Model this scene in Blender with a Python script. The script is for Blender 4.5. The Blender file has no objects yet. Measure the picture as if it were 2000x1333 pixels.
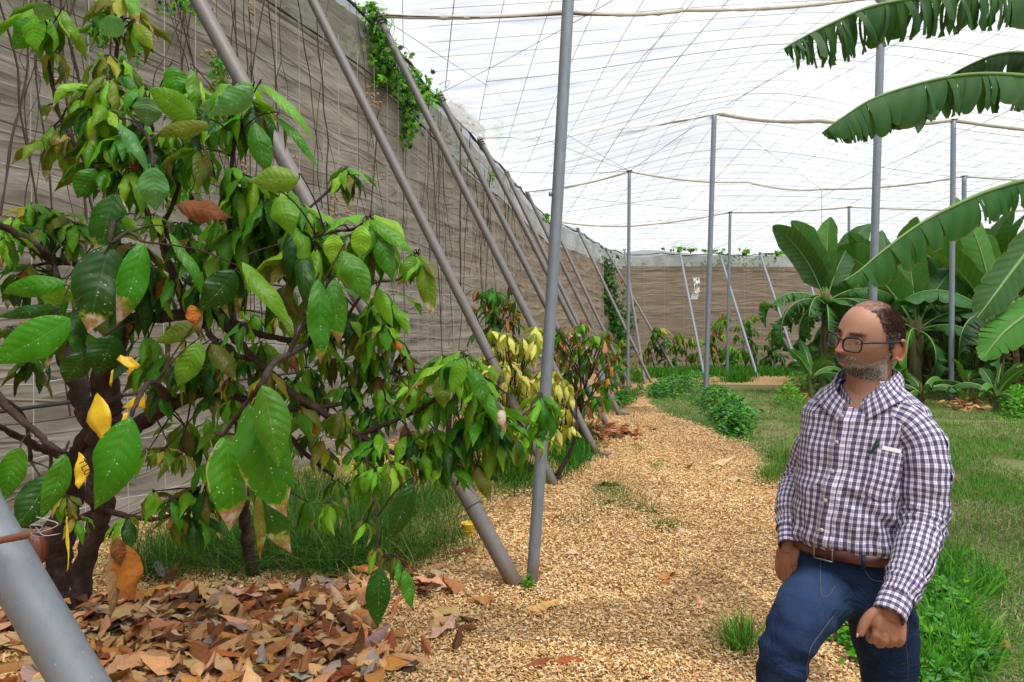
import bpy, math, random
import numpy as np
from mathutils import Vector, Matrix
R = math.radians
rng = np.random.default_rng(7)
random.seed(7)
scene = bpy.context.scene
COL = scene.collection
F = 1333.0      # focal length in pixels of the 2000 px wide photograph
HC = 1.6        # camera height
# ------------------------------------------------------------------ camera
cd = bpy.data.cameras.new("camera"); cam = bpy.data.objects.new("camera", cd); COL.objects.link(cam)
cam.location = (0, 0, HC); cam.rotation_euler = (R(90), 0, 0)
cd.lens = 24.0; cd.sensor_width = 36.0; cd.shift_y = -16.5 / 2000.0
cd.clip_start = 0.05; cd.clip_end = 500
scene.camera = cam
# ------------------------------------------------------------------ sky, sun, exposure
SUN_EL, SUN_AZ = 62.0, 150.0
world = bpy.data.worlds.new("World"); scene.world = world; world.use_nodes = True
wn = world.node_tree.nodes; wl = world.node_tree.links; wn.clear()
wo = wn.new("ShaderNodeOutputWorld"); wb = wn.new("ShaderNodeBackground"); ws = wn.new("ShaderNodeTexSky"); wh = wn.new("ShaderNodeHueSaturation")
ws.sky_type = 'NISHITA'; ws.sun_disc = False; ws.sun_elevation = R(SUN_EL); ws.sun_rotation = R(SUN_AZ); ws.air_density = 1.0; ws.dust_density = 3.0
wh.inputs['Saturation'].default_value = 0.22
wl.new(ws.outputs[0], wh.inputs['Color']); wl.new(wh.outputs[0], wb.inputs[0]); wl.new(wb.outputs[0], wo.inputs[0])
wb.inputs[1].default_value = 0.08
sd = bpy.data.lights.new("sun", 'SUN'); sun = bpy.data.objects.new("sun", sd); COL.objects.link(sun)
sd.energy = 3.9; sd.angle = R(38); sd.color = (1.0, 0.96, 0.9)
_az = R(SUN_AZ); _d = Vector((math.sin(_az) * math.cos(R(SUN_EL)), math.cos(_az) * math.cos(R(SUN_EL)), math.sin(R(SUN_EL))))
sun.rotation_euler = _d.to_track_quat('Z', 'Y').to_euler()
scene.view_settings.view_transform = 'Standard'; scene.view_settings.look = 'None'; scene.view_settings.gamma = 1.0
scene.view_settings.exposure = 0.80
scene.render.engine = 'CYCLES'
cy = scene.cycles
cy.max_bounces = 7; cy.diffuse_bounces = 4; cy.glossy_bounces = 2; cy.transmission_bounces = 4; cy.transparent_max_bounces = 14
cy.use_denoising = True
try: cy.denoiser = 'OPENIMAGEDENOISE'
except Exception: pass
cy.sample_clamp_indirect = 6

# ------------------------------------------------------------------ helpers
def P(px, py, z):            # photograph pixel at a given depth -> point
    return np.array([(px - 1000) / F * z, z, HC - (py - 650) / F * z])
def G(px, py):               # photograph pixel on the ground -> point
    z = HC * F / (py - 650); return np.array([(px - 1000) / F * z, z, 0.0])
def nrm(v):
    v = np.asarray(v, float); return v / (np.linalg.norm(v) + 1e-12)
class MB:
    def __init__(s): s.v = []; s.f = []; s.uv = []; s.c = []; s.m = []; s.n = 0; s.ft = []; s.mt = []
    def add(s, v, f, uv=None, col=(1, 1, 1, 0), mi=0):
        v = np.asarray(v, float).reshape(-1, 3); f = np.asarray(f, int); n = len(v)
        s.v.append(v)
        if f.shape[1] == 4: s.f.append(f + s.n); s.m.append(np.full(len(f), mi))
        else: s.ft.append(f + s.n); s.mt.append(np.full(len(f), mi))
        s.uv.append(np.zeros((n, 2)) if uv is None else np.asarray(uv, float).reshape(n, 2))
        c = np.asarray(col, float)
        if c.ndim == 1:
            if len(c) == 3: c = np.append(c, 0)
            c = np.tile(c, (n, 1))
        s.c.append(c); s.n += n
    def build(s, name, mats, parent=None, smooth=True):
        me = bpy.data.meshes.new(name)
        if s.n:
            V = np.vstack(s.v); fq = np.vstack(s.f) if s.f else np.zeros((0, 4), int); ft = np.vstack(s.ft) if s.ft else np.zeros((0, 3), int)
            nl = fq.size + ft.size
            me.vertices.add(len(V)); me.vertices.foreach_set("co", V.ravel())
            me.loops.add(nl); me.polygons.add(len(fq) + len(ft))
            idx = np.concatenate([fq.ravel(), ft.ravel()]); me.loops.foreach_set("vertex_index", idx)
            ls = np.concatenate([np.arange(len(fq)) * 4, fq.size + np.arange(len(ft)) * 3]); me.polygons.foreach_set("loop_start", ls)
            mi = np.concatenate(s.m + s.mt) if (s.m or s.mt) else np.zeros(0)
            me.polygons.foreach_set("material_index", mi.astype(int))
            me.polygons.foreach_set("use_smooth", np.full(len(mi), smooth))
            uvl = me.uv_layers.new(name="UVMap"); U = np.vstack(s.uv); uvl.data.foreach_set("uv", U[idx].ravel())
            ca = me.color_attributes.new("Col", 'FLOAT_COLOR', 'POINT'); ca.data.foreach_set("color", np.vstack(s.c).ravel())
            me.update(calc_edges=True); me.validate()
        for m in (mats if isinstance(mats, (list, tuple)) else [mats]): me.materials.append(m)
        o = bpy.data.objects.new(name, me); COL.objects.link(o)
        if parent is not None: o.parent = parent; o.matrix_parent_inverse = parent.matrix_world.inverted() if False else Matrix.Translation(-Vector(parent.location))
        return o
def empty(name, loc):
    o = bpy.data.objects.new(name, None); COL.objects.link(o); o.location = Vector([float(a) for a in loc]); o.empty_display_size = .2; return o
def tag(o, label=None, cat=None, group=None, kind=None):
    if label: o['label'] = label
    if cat: o['category'] = cat
    if group: o['group'] = group
    if kind: o['kind'] = kind
    return o
def curve(pts, n):           # Catmull-Rom through rows of pts (any number of columns)
    p = np.asarray(pts, float)
    if len(p) == 2: return p[0] + (p[1] - p[0]) * np.linspace(0, 1, n)[:, None]
    q = np.vstack([2 * p[0] - p[1], p, 2 * p[-1] - p[-2]]); k = len(p) - 1
    t = np.linspace(0, k, n); i = np.minimum(t.astype(int), k - 1); t = (t - i)[:, None]
    a, b, c, d = q[i], q[i + 1], q[i + 2], q[i + 3]
    return .5 * ((2 * b) + (-a + c) * t + (2 * a - 5 * b + 4 * c - d) * t ** 2 + (-a + 3 * b - 3 * c + d) * t ** 3)
def frames(c):
    T = np.gradient(c, axis=0); T /= np.linalg.norm(T, axis=1)[:, None] + 1e-12
    N = np.zeros_like(T); a = np.array([0, 0, 1.]) if abs(T[0][2]) < .9 else np.array([1., 0, 0])
    n = nrm(a - T[0] * a.dot(T[0]))
    for i in range(len(T)): n = nrm(n - T[i] * n.dot(T[i])); N[i] = n
    return T, N, np.cross(T, N)
def tube(mb, pts, r, seg=8, n=None, col=(1, 1, 1, 0), mi=0, cap=True, bump=0, smooth=True, uvs=1.0, flat=None):
    pts = np.asarray(pts, float); r = np.atleast_1d(np.asarray(r, float))
    if len(r) == 1: r = np.full(len(pts), r[0])
    c = curve(np.c_[pts, r], n) if n else np.c_[pts, r]
    rr = c[:, 3]; c = c[:, :3]; T, N, B = frames(c); k = len(c)
    if bump: rr = rr * (1 + bump * rng.standard_normal(k))
    if cap:   # round ends
        c = np.vstack([c[0] - T[0] * rr[0] * .35, c[0], c[1:-1], c[-1], c[-1] + T[-1] * rr[-1] * .35]) if k > 1 else c
        rr = np.concatenate([[rr[0] * .55], rr, [rr[-1] * .55]]); N = np.vstack([N[0], N, N[-1]]); B = np.vstack([B[0], B, B[-1]]); k += 2
    a = np.linspace(0, 2 * np.pi, seg, endpoint=False)
    fx = 1.0 if flat is None else flat
    V = c[:, None] + rr[:, None, None] * (np.cos(a)[None, :, None] * N[:, None] + fx * np.sin(a)[None, :, None] * B[:, None])
    i = np.arange(k - 1)[:, None] * seg; j = np.arange(seg)[None]; j2 = (j + 1) % seg
    f = np.stack([i + j, i + j2, i + seg + j2, i + seg + j], -1).reshape(-1, 4)
    L = np.concatenate([[0], np.cumsum(np.linalg.norm(np.diff(c, axis=0), axis=1))])
    uv = np.stack(np.broadcast_arrays(a[None] / (2 * np.pi), L[:, None] * uvs), -1)
    mb.add(V, f, uv, col, mi)
    if cap:
        for e, cc in ((0, c[0]), (k - 1, c[-1])):
            vv = np.vstack([V[e], c[e]]); ff = np.array([[q, (q + 1) % seg, seg] for q in range(seg)])
            if e == 0: ff = ff[:, ::-1]
            mb.add(vv, ff, None, col, mi)
def box(mb, c, ax, ay, az, col=(1, 1, 1, 0), mi=0):   # centre and three half-axis vectors
    c, ax, ay, az = map(lambda q: np.asarray(q, float), (c, ax, ay, az))
    V = [c + sx * ax + sy * ay + sz * az for sx in (-1, 1) for sy in (-1, 1) for sz in (-1, 1)]
    mb.add(V, [[0, 1, 3, 2], [4, 6, 7, 5], [0, 4, 5, 1], [2, 3, 7, 6], [0, 2, 6, 4], [1, 5, 7, 3]], None, col, mi)
def grid_faces(a, b, wrap=False):
    i = np.arange(a - 1)[:, None]; j = np.arange(b if wrap else b - 1)[None]; j2 = (j + 1) % b
    return np.stack(np.broadcast_arrays(i * b + j, i * b + j2, (i + 1) * b + j2, (i + 1) * b + j), -1).reshape(-1, 4)
def vnoise(x, y, seed=0):    # smooth value noise, vectorised
    x = np.asarray(x, float); y = np.asarray(y, float)
    xi = np.floor(x).astype(int); yi = np.floor(y).astype(int); fx = x - xi; fy = y - yi
    fx = fx * fx * (3 - 2 * fx); fy = fy * fy * (3 - 2 * fy)
    def h(a, b):
        n = (a * 374761393 + b * 668265263 + seed * 1274126177) & 0xffffffff
        n = ((n ^ (n >> 13)) * 1274126177) & 0xffffffff; return ((n ^ (n >> 16)) & 0xffff) / 65535.0
    return (h(xi, yi) * (1 - fx) + h(xi + 1, yi) * fx) * (1 - fy) + (h(xi, yi + 1) * (1 - fx) + h(xi + 1, yi + 1) * fx) * fy

# ------------------------------------------------------------------ materials
class NT:
    def __init__(s, name):
        s.m = bpy.data.materials.new(name); s.m.use_nodes = True; s.t = s.m.node_tree; s.t.nodes.clear()
        s.out = s.t.nodes.new("ShaderNodeOutputMaterial")
    def n(s, typ, ins=None, **kw):
        nd = s.t.nodes.new("ShaderNode" + typ)
        for k, v in kw.items(): setattr(nd, k, v)
        for k, v in (ins or {}).items(): s.set(nd, k, v)
        return nd
    def set(s, nd, k, v):
        sock = nd.inputs[k]
        if hasattr(v, 'node') or isinstance(v, bpy.types.NodeSocket): s.t.links.new(v, sock)
        elif isinstance(v, bpy.types.Node): s.t.links.new(v.outputs[0], sock)
        else:
            if isinstance(v, (tuple, list)) and len(v) == 3 and sock.type == 'RGBA': v = tuple(v) + (1,)
            sock.default_value = v
    def math(s, op, a, b=0.0, c=None, clamp=False):
        nd = s.n("Math", {0: a, 1: b}, operation=op, use_clamp=clamp)
        if c is not None: s.set(nd, 2, c)
        return nd
    def mix(s, fac, a, b, bt='MIX'):
        nd = s.t.nodes.new("ShaderNodeMix"); nd.data_type = 'RGBA'; nd.blend_type = bt
        s.set(nd, 0, fac); s.set(nd, 6, a); s.set(nd, 7, b); return nd.outputs[2]
    def ramp(s, fac, stops, interp='LINEAR'):
        nd = s.n("ValToRGB", {0: fac}); cr = nd.color_ramp; cr.interpolation = interp
        while len(cr.elements) < len(stops): cr.elements.new(.5)
        for e, (p, c) in zip(cr.elements, stops):
            e.position = p; e.color = tuple(c) + (1,) if len(c) == 3 else c
        return nd.outputs[0]
    def noise(s, scale, detail=4, rough=.55, vec=None, dist=0):
        nd = s.n("TexNoise", {'Scale': scale, 'Detail': detail, 'Roughness': rough, 'Distortion': dist})
        if vec is not None: s.set(nd, 'Vector', vec)
        return nd.outputs[0]
    def scaled(s, v, sc): return s.n("Mapping", {'Vector': v, 'Scale': sc}).outputs[0]
    def obj(s): return s.n("TexCoord").outputs['Object']
    def uvc(s): return s.n("TexCoord").outputs['UV']
    def attr(s, name="Col"): return s.n("Attribute", attribute_name=name)
    def bump(s, h, strength=.3, dist=.01): return s.n("Bump", {'Height': h, 'Strength': strength, 'Distance': dist}).outputs[0]
    def pbr(s, color, rough=.6, metal=0.0, normal=None, spec=.5, **kw):
        nd = s.n("BsdfPrincipled", {'Base Color': color, 'Roughness': rough, 'Metallic': metal, 'Specular IOR Level': spec})
        if normal is not None: s.set(nd, 'Normal', normal)
        for k, v in kw.items(): s.set(nd, k.replace('_', ' '), v)
        return nd.outputs[0]
    def done(s, shader): s.t.links.new(shader, s.out.inputs[0]); return s.m
def simple(name, col, rough=.6, metal=0.0, nscale=8, var=.25, bump=0.0, spec=.5):
    t = NT(name); o = t.obj(); n1 = t.noise(nscale, 5, .6, o)
    c = t.mix(n1, tuple(x * (1 - var) for x in col), tuple(min(1, x * (1 + var)) for x in col))
    nm = t.bump(t.noise(nscale * 4, 4, .6, o), bump, .01) if bump else None
    return t.done(t.pbr(c, rough, metal, nm, spec))
def leaf_material(name, veins=8.0, rough=.4, specks=False, transl=.42, bump=.24, wilt=0.0, spec=.3):
    t = NT(name); uv = t.uvc(); sx = t.n("SeparateXYZ", {0: uv}); a = t.attr(); o = t.obj()
    au = t.math('ABSOLUTE', t.math('MULTIPLY', t.math('SUBTRACT', sx.outputs[0], .5), 2.0))
    # side veins arc forward from the midrib
    ph = t.math('MULTIPLY', t.math('SUBTRACT', sx.outputs[1], t.math('MULTIPLY', t.math('POWER', au, 1.3), .16)), veins)
    fr = t.math('FRACT', ph); tri = t.math('ABSOLUTE', t.math('SUBTRACT', fr, .5))     # 0 at centre .5
    side = t.math('SUBTRACT', 1.0, t.math('MULTIPLY', t.math('SUBTRACT', .5, tri), 12.0), clamp=True)
    mid = t.math('SUBTRACT', 1.0, t.math('MULTIPLY', au, 16.0), clamp=True)
    vein = t.math('MAXIMUM', t.math('MULTIPLY', side, .55), mid)
    n1 = t.noise(28, 4, .6, o); n2 = t.noise(7, 3, .5, o)
    base = t.mix(t.math('MULTIPLY', t.math('SUBTRACT', n1, .3), 1.2, clamp=True), t.mix(.28, a.outputs[0], (0, 0, 0, 1)), a.outputs[0])
    base = t.mix(t.math('MULTIPLY', t.math('SUBTRACT', n2, .55), 1.6, clamp=True), base, t.mix(.35, a.outputs[0], (.24, .40, .02, 1)))
    base = t.mix(t.math('MULTIPLY', vein, .22), base, t.mix(.5, a.outputs[0], (.42, .5, .12, 1)))
    # dry brown edges and tips, amount in the attribute's alpha
    nn = t.noise(11, 5, .65, o)
    e = t.math('MAXIMUM', sx.outputs[1], t.math('MULTIPLY', au, .74))
    e = t.math('ADD', e, t.math('MULTIPLY', t.math('SUBTRACT', nn, .5), .95))
    th = t.math('SUBTRACT', 1.08, t.math('MULTIPLY', a.outputs['Alpha'], .42))
    nec = t.math('MULTIPLY', t.math('SUBTRACT', e, th), 22.0, clamp=True)
    dry = t.ramp(t.noise(22, 3, .5, o), [(.35, (.20, .07, .03)), (.5, (.40, .19, .09)), (.62, (.62, .52, .46))])
    halo = t.math('MULTIPLY', t.math('SUBTRACT', e, t.math('SUBTRACT', th, .05)), 22.0, clamp=True)
    base = t.mix(halo, base, (.30, .34, .03, 1)); base = t.mix(nec, base, dry)
    sp = t.n('TexVoronoi', {'Vector': o, 'Scale': 26.0, 'Randomness': 1.0}); base = t.mix(t.math('MULTIPLY', t.math('LESS_THAN', sp.outputs['Distance'], .09), .75), base, (.16, .09, .03, 1))
    if specks:
        vo = t.n("TexVoronoi", {'Vector': t.scaled(uv, (11, 30, 1)), 'Scale': 1.0, 'Randomness': 1.0})
        d = t.math('LESS_THAN', vo.outputs['Distance'], .21)
        near = t.math('GREATER_THAN', t.math('ADD', t.math('MULTIPLY', vein, .9), t.noise(30, 2, .5, o)), .66)
        base = t.mix(t.math('MULTIPLY', t.math('MULTIPLY', d, near), .9), base, (.75, .77, .72, 1))
    h = t.math('ADD', t.math('MULTIPLY', t.math('COSINE', t.math('MULTIPLY', ph, 6.2832)), -.5), t.math('MULTIPLY', t.noise(60, 3, .6, o), .6 + wilt))
    h = t.math('SUBTRACT', h, t.math('MULTIPLY', mid, .8))
    nb = t.bump(h, bump, .004)
    s1 = t.pbr(base, rough, 0, nb, spec)
    s2 = t.n("BsdfTranslucent", {'Color': t.mix(.35, base, (.25, .4, .02, 1)), 'Normal': nb})
    return t.done(t.n("MixShader", {0: transl, 1: s1, 2: s2.outputs[0]}).outputs[0])
def attr_material(name, rough=.6, transl=0.0, nvar=.3, nscale=30, bump=.0, spec=.3):
    t = NT(name); a = t.attr(); o = t.obj(); n1 = t.noise(nscale, 4, .6, o)
    c = t.mix(n1, t.mix(nvar, a.outputs[0], (0, 0, 0, 1)), a.outputs[0])
    nm = t.bump(n1, bump, .003) if bump else None
    s1 = t.pbr(c, rough, 0, nm, spec)
    if transl:
        s2 = t.n("BsdfTranslucent", {'Color': c}); s1 = t.n("MixShader", {0: transl, 1: s1, 2: s2.outputs[0]}).outputs[0]
    return t.done(s1)
M = {}
M['leaf'] = leaf_material("cacao_leaf")
M['leaf_hero'] = leaf_material("cacao_leaf_speckled", veins=9, specks=True, bump=.26, rough=.36)
M['small_leaf'] = attr_material("small_leaf", .55, .3, .3, 20, 0, .2)
M['blade'] = attr_material("grass_blade", .6, .3, .2, 15, 0, .15)
M['dry_leaf'] = leaf_material("dry_leaf", rough=.75, transl=.12, bump=.4, wilt=1.6, veins=7, spec=.15)
M['chip'] = attr_material("wood_chip", .8, 0, .25, 60)
M['dry_vine'] = simple("dry_vine_stem", (.055, .036, .026), .9, nscale=20)
M['seed'] = attr_material("seed_pod", .7, .2, .3, 40, .3)
M['green_stem'] = simple("green_stem", (.12, .2, .05), .7)
def bark_mat():
    t = NT("cacao_bark"); o = t.obj(); n1 = t.noise(14, 6, .7, o); n2 = t.noise(60, 5, .7, t.scaled(o, (1, 1, .4)))
    c = t.ramp(n1, [(.3, (.018, .012, .010)), (.55, (.050, .030, .024)), (.72, (.11, .075, .06)), (.8, (.20, .19, .15))])
    return t.done(t.pbr(c, .85, 0, t.bump(n2, .9, .01), .25))
M['bark'] = bark_mat()
def pipe_mat(name, base, base2, metal=.35, soil=True):
    t = NT(name); o = t.obj(); n1 = t.noise(5, 5, .65, o); n2 = t.noise(45, 4, .7, t.scaled(o, (1, 1, .25))); n3 = t.noise(70, 2, .5, o)
    c = t.mix(n1, base, base2); c = t.mix(t.math('MULTIPLY', t.math('SUBTRACT', n2, .45), 1.2, clamp=True), c, tuple(x * .62 for x in base))
    c = t.mix(t.math('MULTIPLY', t.math('GREATER_THAN', n3, .73), .3), c, (.66, .66, .64, 1))
    rust = t.math('MULTIPLY', t.math('SUBTRACT', t.noise(9, 5, .7, o), .63), 6.0, clamp=True)
    c = t.mix(t.math('MULTIPLY', rust, .35), c, (.2, .12, .08, 1))
    sz = t.n('SeparateXYZ', {0: o}); mud = t.math('MULTIPLY', t.math('SUBTRACT', t.math('ADD', .02, t.math('MULTIPLY', n1, .42)), sz.outputs[2]), 7.0, clamp=True)
    c = t.mix(t.math('MULTIPLY', mud, .75), c, (.16, .11, .07, 1))
    return t.done(t.pbr(c, t.math('ADD', .42, t.math('MULTIPLY', n1, .25)), metal, t.bump(n2, .12, .004), .45))
M['galv'] = pipe_mat("galvanised_steel", (.18, .21, .25), (.28, .31, .35), .35)
M['prop'] = pipe_mat("weathered_steel", (.135, .125, .12), (.21, .195, .185), .15)
M['wire'] = simple("grey_wire", (.30, .30, .30), .5, .5)
M['dark_wire'] = simple("dark_wire", (.05, .048, .05), .6, .3)
M['rope'] = simple("dark_rope", (.055, .04, .032), .9, nscale=40, bump=.5)
M['seam'] = simple("cream_seam", (.50, .46, .38), .8, nscale=3)
M['rust'] = simple("rusty_bar", (.16, .055, .03), .85, nscale=30, bump=.6)
M['black_plastic'] = simple("black_plastic", (.02, .02, .022), .5)
# ------------------------------------------------------------------ ground
def region_noise(name, stops, scale, bscale, rough=.95, bstr=.6):
    t = NT(name); o = t.obj(); n1 = t.noise(scale, 8, .7, o); n2 = t.noise(bscale, 6, .7, o)
    c = t.ramp(t.math('ADD', t.math('MULTIPLY', n1, .6), t.math('MULTIPLY', n2, .4)), stops)
    return t.done(t.pbr(c, rough, 0, t.bump(n2, bstr, .03), .2))
M['soil'] = region_noise("lawn_soil", [(.3, (.06, .045, .025)), (.45, (.17, .14, .07)), (.56, (.11, .15, .04)), (.72, (.34, .28, .16))], 1.2, 30)
def chip_ground():
    t = NT("chip_ground"); o = t.obj()
    v = t.n("TexVoronoi", {'Vector': o, 'Scale': 75.0, 'Randomness': 1.0})
    v2 = t.n("TexVoronoi", {'Vector': t.scaled(o, (1, 1.6, 1)), 'Scale': 45.0, 'Randomness': 1.0})
    sep = t.n("SeparateColor", {0: v.outputs['Color']})
    c = t.ramp(sep.outputs[0], [(0, (.24, .115, .04)), (.25, (.46, .26, .10)), (.6, (.66, .42, .19)), (1, (.82, .61, .34))])
    dk = t.math('MULTIPLY', t.math('SUBTRACT', v2.outputs['Distance'], .35), 2.2, clamp=True)
    c = t.mix(dk, c, (.20, .10, .045, 1))
    big = t.noise(.7, 5, .6, o); c = t.mix(t.math('MULTIPLY', t.math('SUBTRACT', big, .52), 2.5, clamp=True), c, (.30, .18, .09, 1))
    return t.done(t.pbr(c, .9, 0, t.bump(v.outputs['Distance'], .8, .012), .2))
M['chip_ground'] = chip_ground()
def sheet(name, poly, z, mat):
    me = bpy.data.meshes.new(name); me.from_pydata([(x, y, z) for x, y in poly], [], [list(range(len(poly)))]); me.materials.append(mat)
    o = bpy.data.objects.new(name, me); COL.objects.link(o); return o
tag(sheet("ground", [(-60, -30), (90, -30), (90, 140), (-60, 140)], 0, M['soil']), kind='structure')
# right-hand edge of the wood-chip path in plan
EDGE = np.array([(-.5, -6), (.9, 0), (1.55, 2.4), (1.95, 3.6), (2.35, 5.0), (2.7, 6.6), (3.0, 8.2), (3.25, 9.6), (3.2, 11.2), (3.0, 12.6), (2.9, 14.2), (3.2, 16), (3.75, 18.5), (5.0, 21.0), (11.5, 20.3), (12.6, 22.3), (12.0, 25), (7, 26.5), (3.6, 26.5)])
def edge_x(y): return np.interp(y, EDGE[:14, 1], EDGE[:14, 0])
# wall line in plan and its height
WL = np.array([(-6.4, -6, 6.0), (-4.77, 0, 6.0), (-3.46, 4.9, 6.0), (-2.66, 7.6, 6.0), (-1.98, 9.5, 5.97), (-1.40, 11.9, 5.76), (-.78, 13.6, 5.47), (-.22, 16.1, 5.45), (.30, 18.8, 5.44), (1.14, 21.6, 5.15), (2.2, 24.0, 5.25), (3.95, 29.1, 5.2), (4.95, 30.5, 5.17), (12, 30.7, 5.15), (20, 31, 5.0), (34, 31.5, 5.0)])
def wall_x(y): return np.interp(y, WL[:13, 1], WL[:13, 0])
def wall_depth(px):     # depth at which a pixel column meets the wall
    zs = np.linspace(3, 31, 1200)
    d = (px - 1000) / F * zs - np.where(zs <= 30.5, wall_x(zs), 99)
    k = np.argmax(d < 0) if d[0] > 0 else np.argmax(d > 0)
    i = np.where(np.diff(np.sign(d)) != 0)[0]
    return zs[i[0]] if len(i) else 30.4
pts = [(float(wall_x(y)) + .02, float(y)) for y in np.linspace(-6, 26.4, 30)]
poly = [(x, y) for x, y in EDGE] + pts[::-1]
pe = [(a[0] + rng.normal() * .06, a[1] + rng.normal() * .05) for a in curve(EDGE, 120)]
tag(sheet("path", pe + pts[::-1], .004, M['chip_ground']), kind='structure')
# ------------------------------------------------------------------ net wall
WP = WL.copy(); seglen = np.linalg.norm(np.diff(WP[:, :2], axis=0), axis=1); WS = np.concatenate([[0], np.cumsum(seglen)])
def wall_at(s):
    s = np.asarray(s, float); x = np.interp(s, WS, WP[:, 0]); y = np.interp(s, WS, WP[:, 1]); h = np.interp(s, WS, WP[:, 2])
    x2 = np.interp(s + .3, WS, WP[:, 0]) - np.interp(s - .3, WS, WP[:, 0]); y2 = np.interp(s + .3, WS, WP[:, 1]) - np.interp(s - .3, WS, WP[:, 1])
    L = np.hypot(x2, y2) + 1e-9; return x, y, h, y2 / L, -x2 / L     # outward normal pointing into the garden
def wall_mat():
    t = NT("shade_cloth"); o = t.obj(); uv = t.uvc(); sx = t.n("SeparateXYZ", {0: uv})
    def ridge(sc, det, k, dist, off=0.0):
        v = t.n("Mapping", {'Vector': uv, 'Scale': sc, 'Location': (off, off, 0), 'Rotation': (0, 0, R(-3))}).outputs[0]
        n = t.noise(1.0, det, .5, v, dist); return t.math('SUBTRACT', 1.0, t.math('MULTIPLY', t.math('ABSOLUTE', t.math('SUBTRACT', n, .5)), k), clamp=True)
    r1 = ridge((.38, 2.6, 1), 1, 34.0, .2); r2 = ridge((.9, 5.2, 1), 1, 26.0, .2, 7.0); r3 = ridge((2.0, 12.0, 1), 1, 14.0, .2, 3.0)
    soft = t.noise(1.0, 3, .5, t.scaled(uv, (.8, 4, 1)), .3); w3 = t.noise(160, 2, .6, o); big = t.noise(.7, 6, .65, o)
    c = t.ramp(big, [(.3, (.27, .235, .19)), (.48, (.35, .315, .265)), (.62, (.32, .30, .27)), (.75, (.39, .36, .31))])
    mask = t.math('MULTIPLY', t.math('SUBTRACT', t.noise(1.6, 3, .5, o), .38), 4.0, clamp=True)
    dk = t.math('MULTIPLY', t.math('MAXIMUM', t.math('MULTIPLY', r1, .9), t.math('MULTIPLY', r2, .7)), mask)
    c = t.mix(t.math('MULTIPLY', dk, .42), c, (.10, .08, .06, 1))  # shadow lines of the creases painted into the cloth colour
    st = t.noise(2.2, 7, .75, t.scaled(o, (1, 1, .5)))
    c = t.mix(t.math('MULTIPLY', t.math('SUBTRACT', st, .58), 3.0, clamp=True), c, (.25, .175, .125, 1))
    c = t.mix(t.math('MULTIPLY', t.math('SUBTRACT', t.noise(5, 5, .7, o), .60), 2.5, clamp=True), c, (.40, .36, .31, 1))
    c = t.mix(t.math('MULTIPLY', w3, .3), c, (.1, .08, .06, 1))
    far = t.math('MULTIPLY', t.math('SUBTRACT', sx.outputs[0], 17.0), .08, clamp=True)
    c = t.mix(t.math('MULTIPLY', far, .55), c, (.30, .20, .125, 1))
    h = t.math('ADD', t.math('MULTIPLY', soft, 1.0), t.math('MULTIPLY', t.math('ADD', t.math('ADD', r1, t.math('MULTIPLY', r2, .6)), t.math('MULTIPLY', r3, .16)), -.20))
    nb = t.bump(h, .55, .08); nb2 = t.n("Bump", {'Height': w3, 'Strength': .3, 'Distance': .004, 'Normal': nb}).outputs[0]
    s1 = t.pbr(c, .92, 0, nb2, .1); s2 = t.n("BsdfTranslucent", {'Color': c, 'Normal': nb2}).outputs[0]
    return t.done(t.n("MixShader", {0: .10, 1: s1, 2: s2}).outputs[0])
def strip_mat():
    t = NT("clear_plastic_strip"); o = t.obj(); uv = t.uvc(); sx = t.n("SeparateXYZ", {0: uv})
    n1 = t.noise(1.2, 6, .7, o); n2 = t.noise(1.0, 5, .6, t.scaled(uv, (2, 8, 1)), 1.0)
    c = t.ramp(n1, [(.35, (.26, .28, .18)), (.5, (.46, .46, .39)), (.62, (.66, .67, .62)), (.75, (.80, .81, .78))])
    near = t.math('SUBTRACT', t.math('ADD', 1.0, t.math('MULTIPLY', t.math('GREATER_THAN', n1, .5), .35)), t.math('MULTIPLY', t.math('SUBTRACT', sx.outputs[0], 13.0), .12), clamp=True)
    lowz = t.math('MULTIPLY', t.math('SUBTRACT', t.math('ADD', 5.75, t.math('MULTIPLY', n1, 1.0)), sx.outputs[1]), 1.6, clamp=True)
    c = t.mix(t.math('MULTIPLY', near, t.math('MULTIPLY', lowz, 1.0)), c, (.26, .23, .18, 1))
    nb = t.bump(n2, .7, .05)
    s1 = t.pbr(c, .55, 0, nb, .3); s2 = t.n("BsdfTranslucent", {'Color': c}).outputs[0]
    m1 = t.n("MixShader", {0: .5, 1: s1, 2: s2}).outputs[0]
    tr = t.n("BsdfTransparent").outputs[0]
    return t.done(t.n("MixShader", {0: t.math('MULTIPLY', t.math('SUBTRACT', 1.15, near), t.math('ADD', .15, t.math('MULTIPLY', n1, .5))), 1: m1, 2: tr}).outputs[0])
M['wall'] = wall_mat(); M['strip'] = strip_mat()
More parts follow.
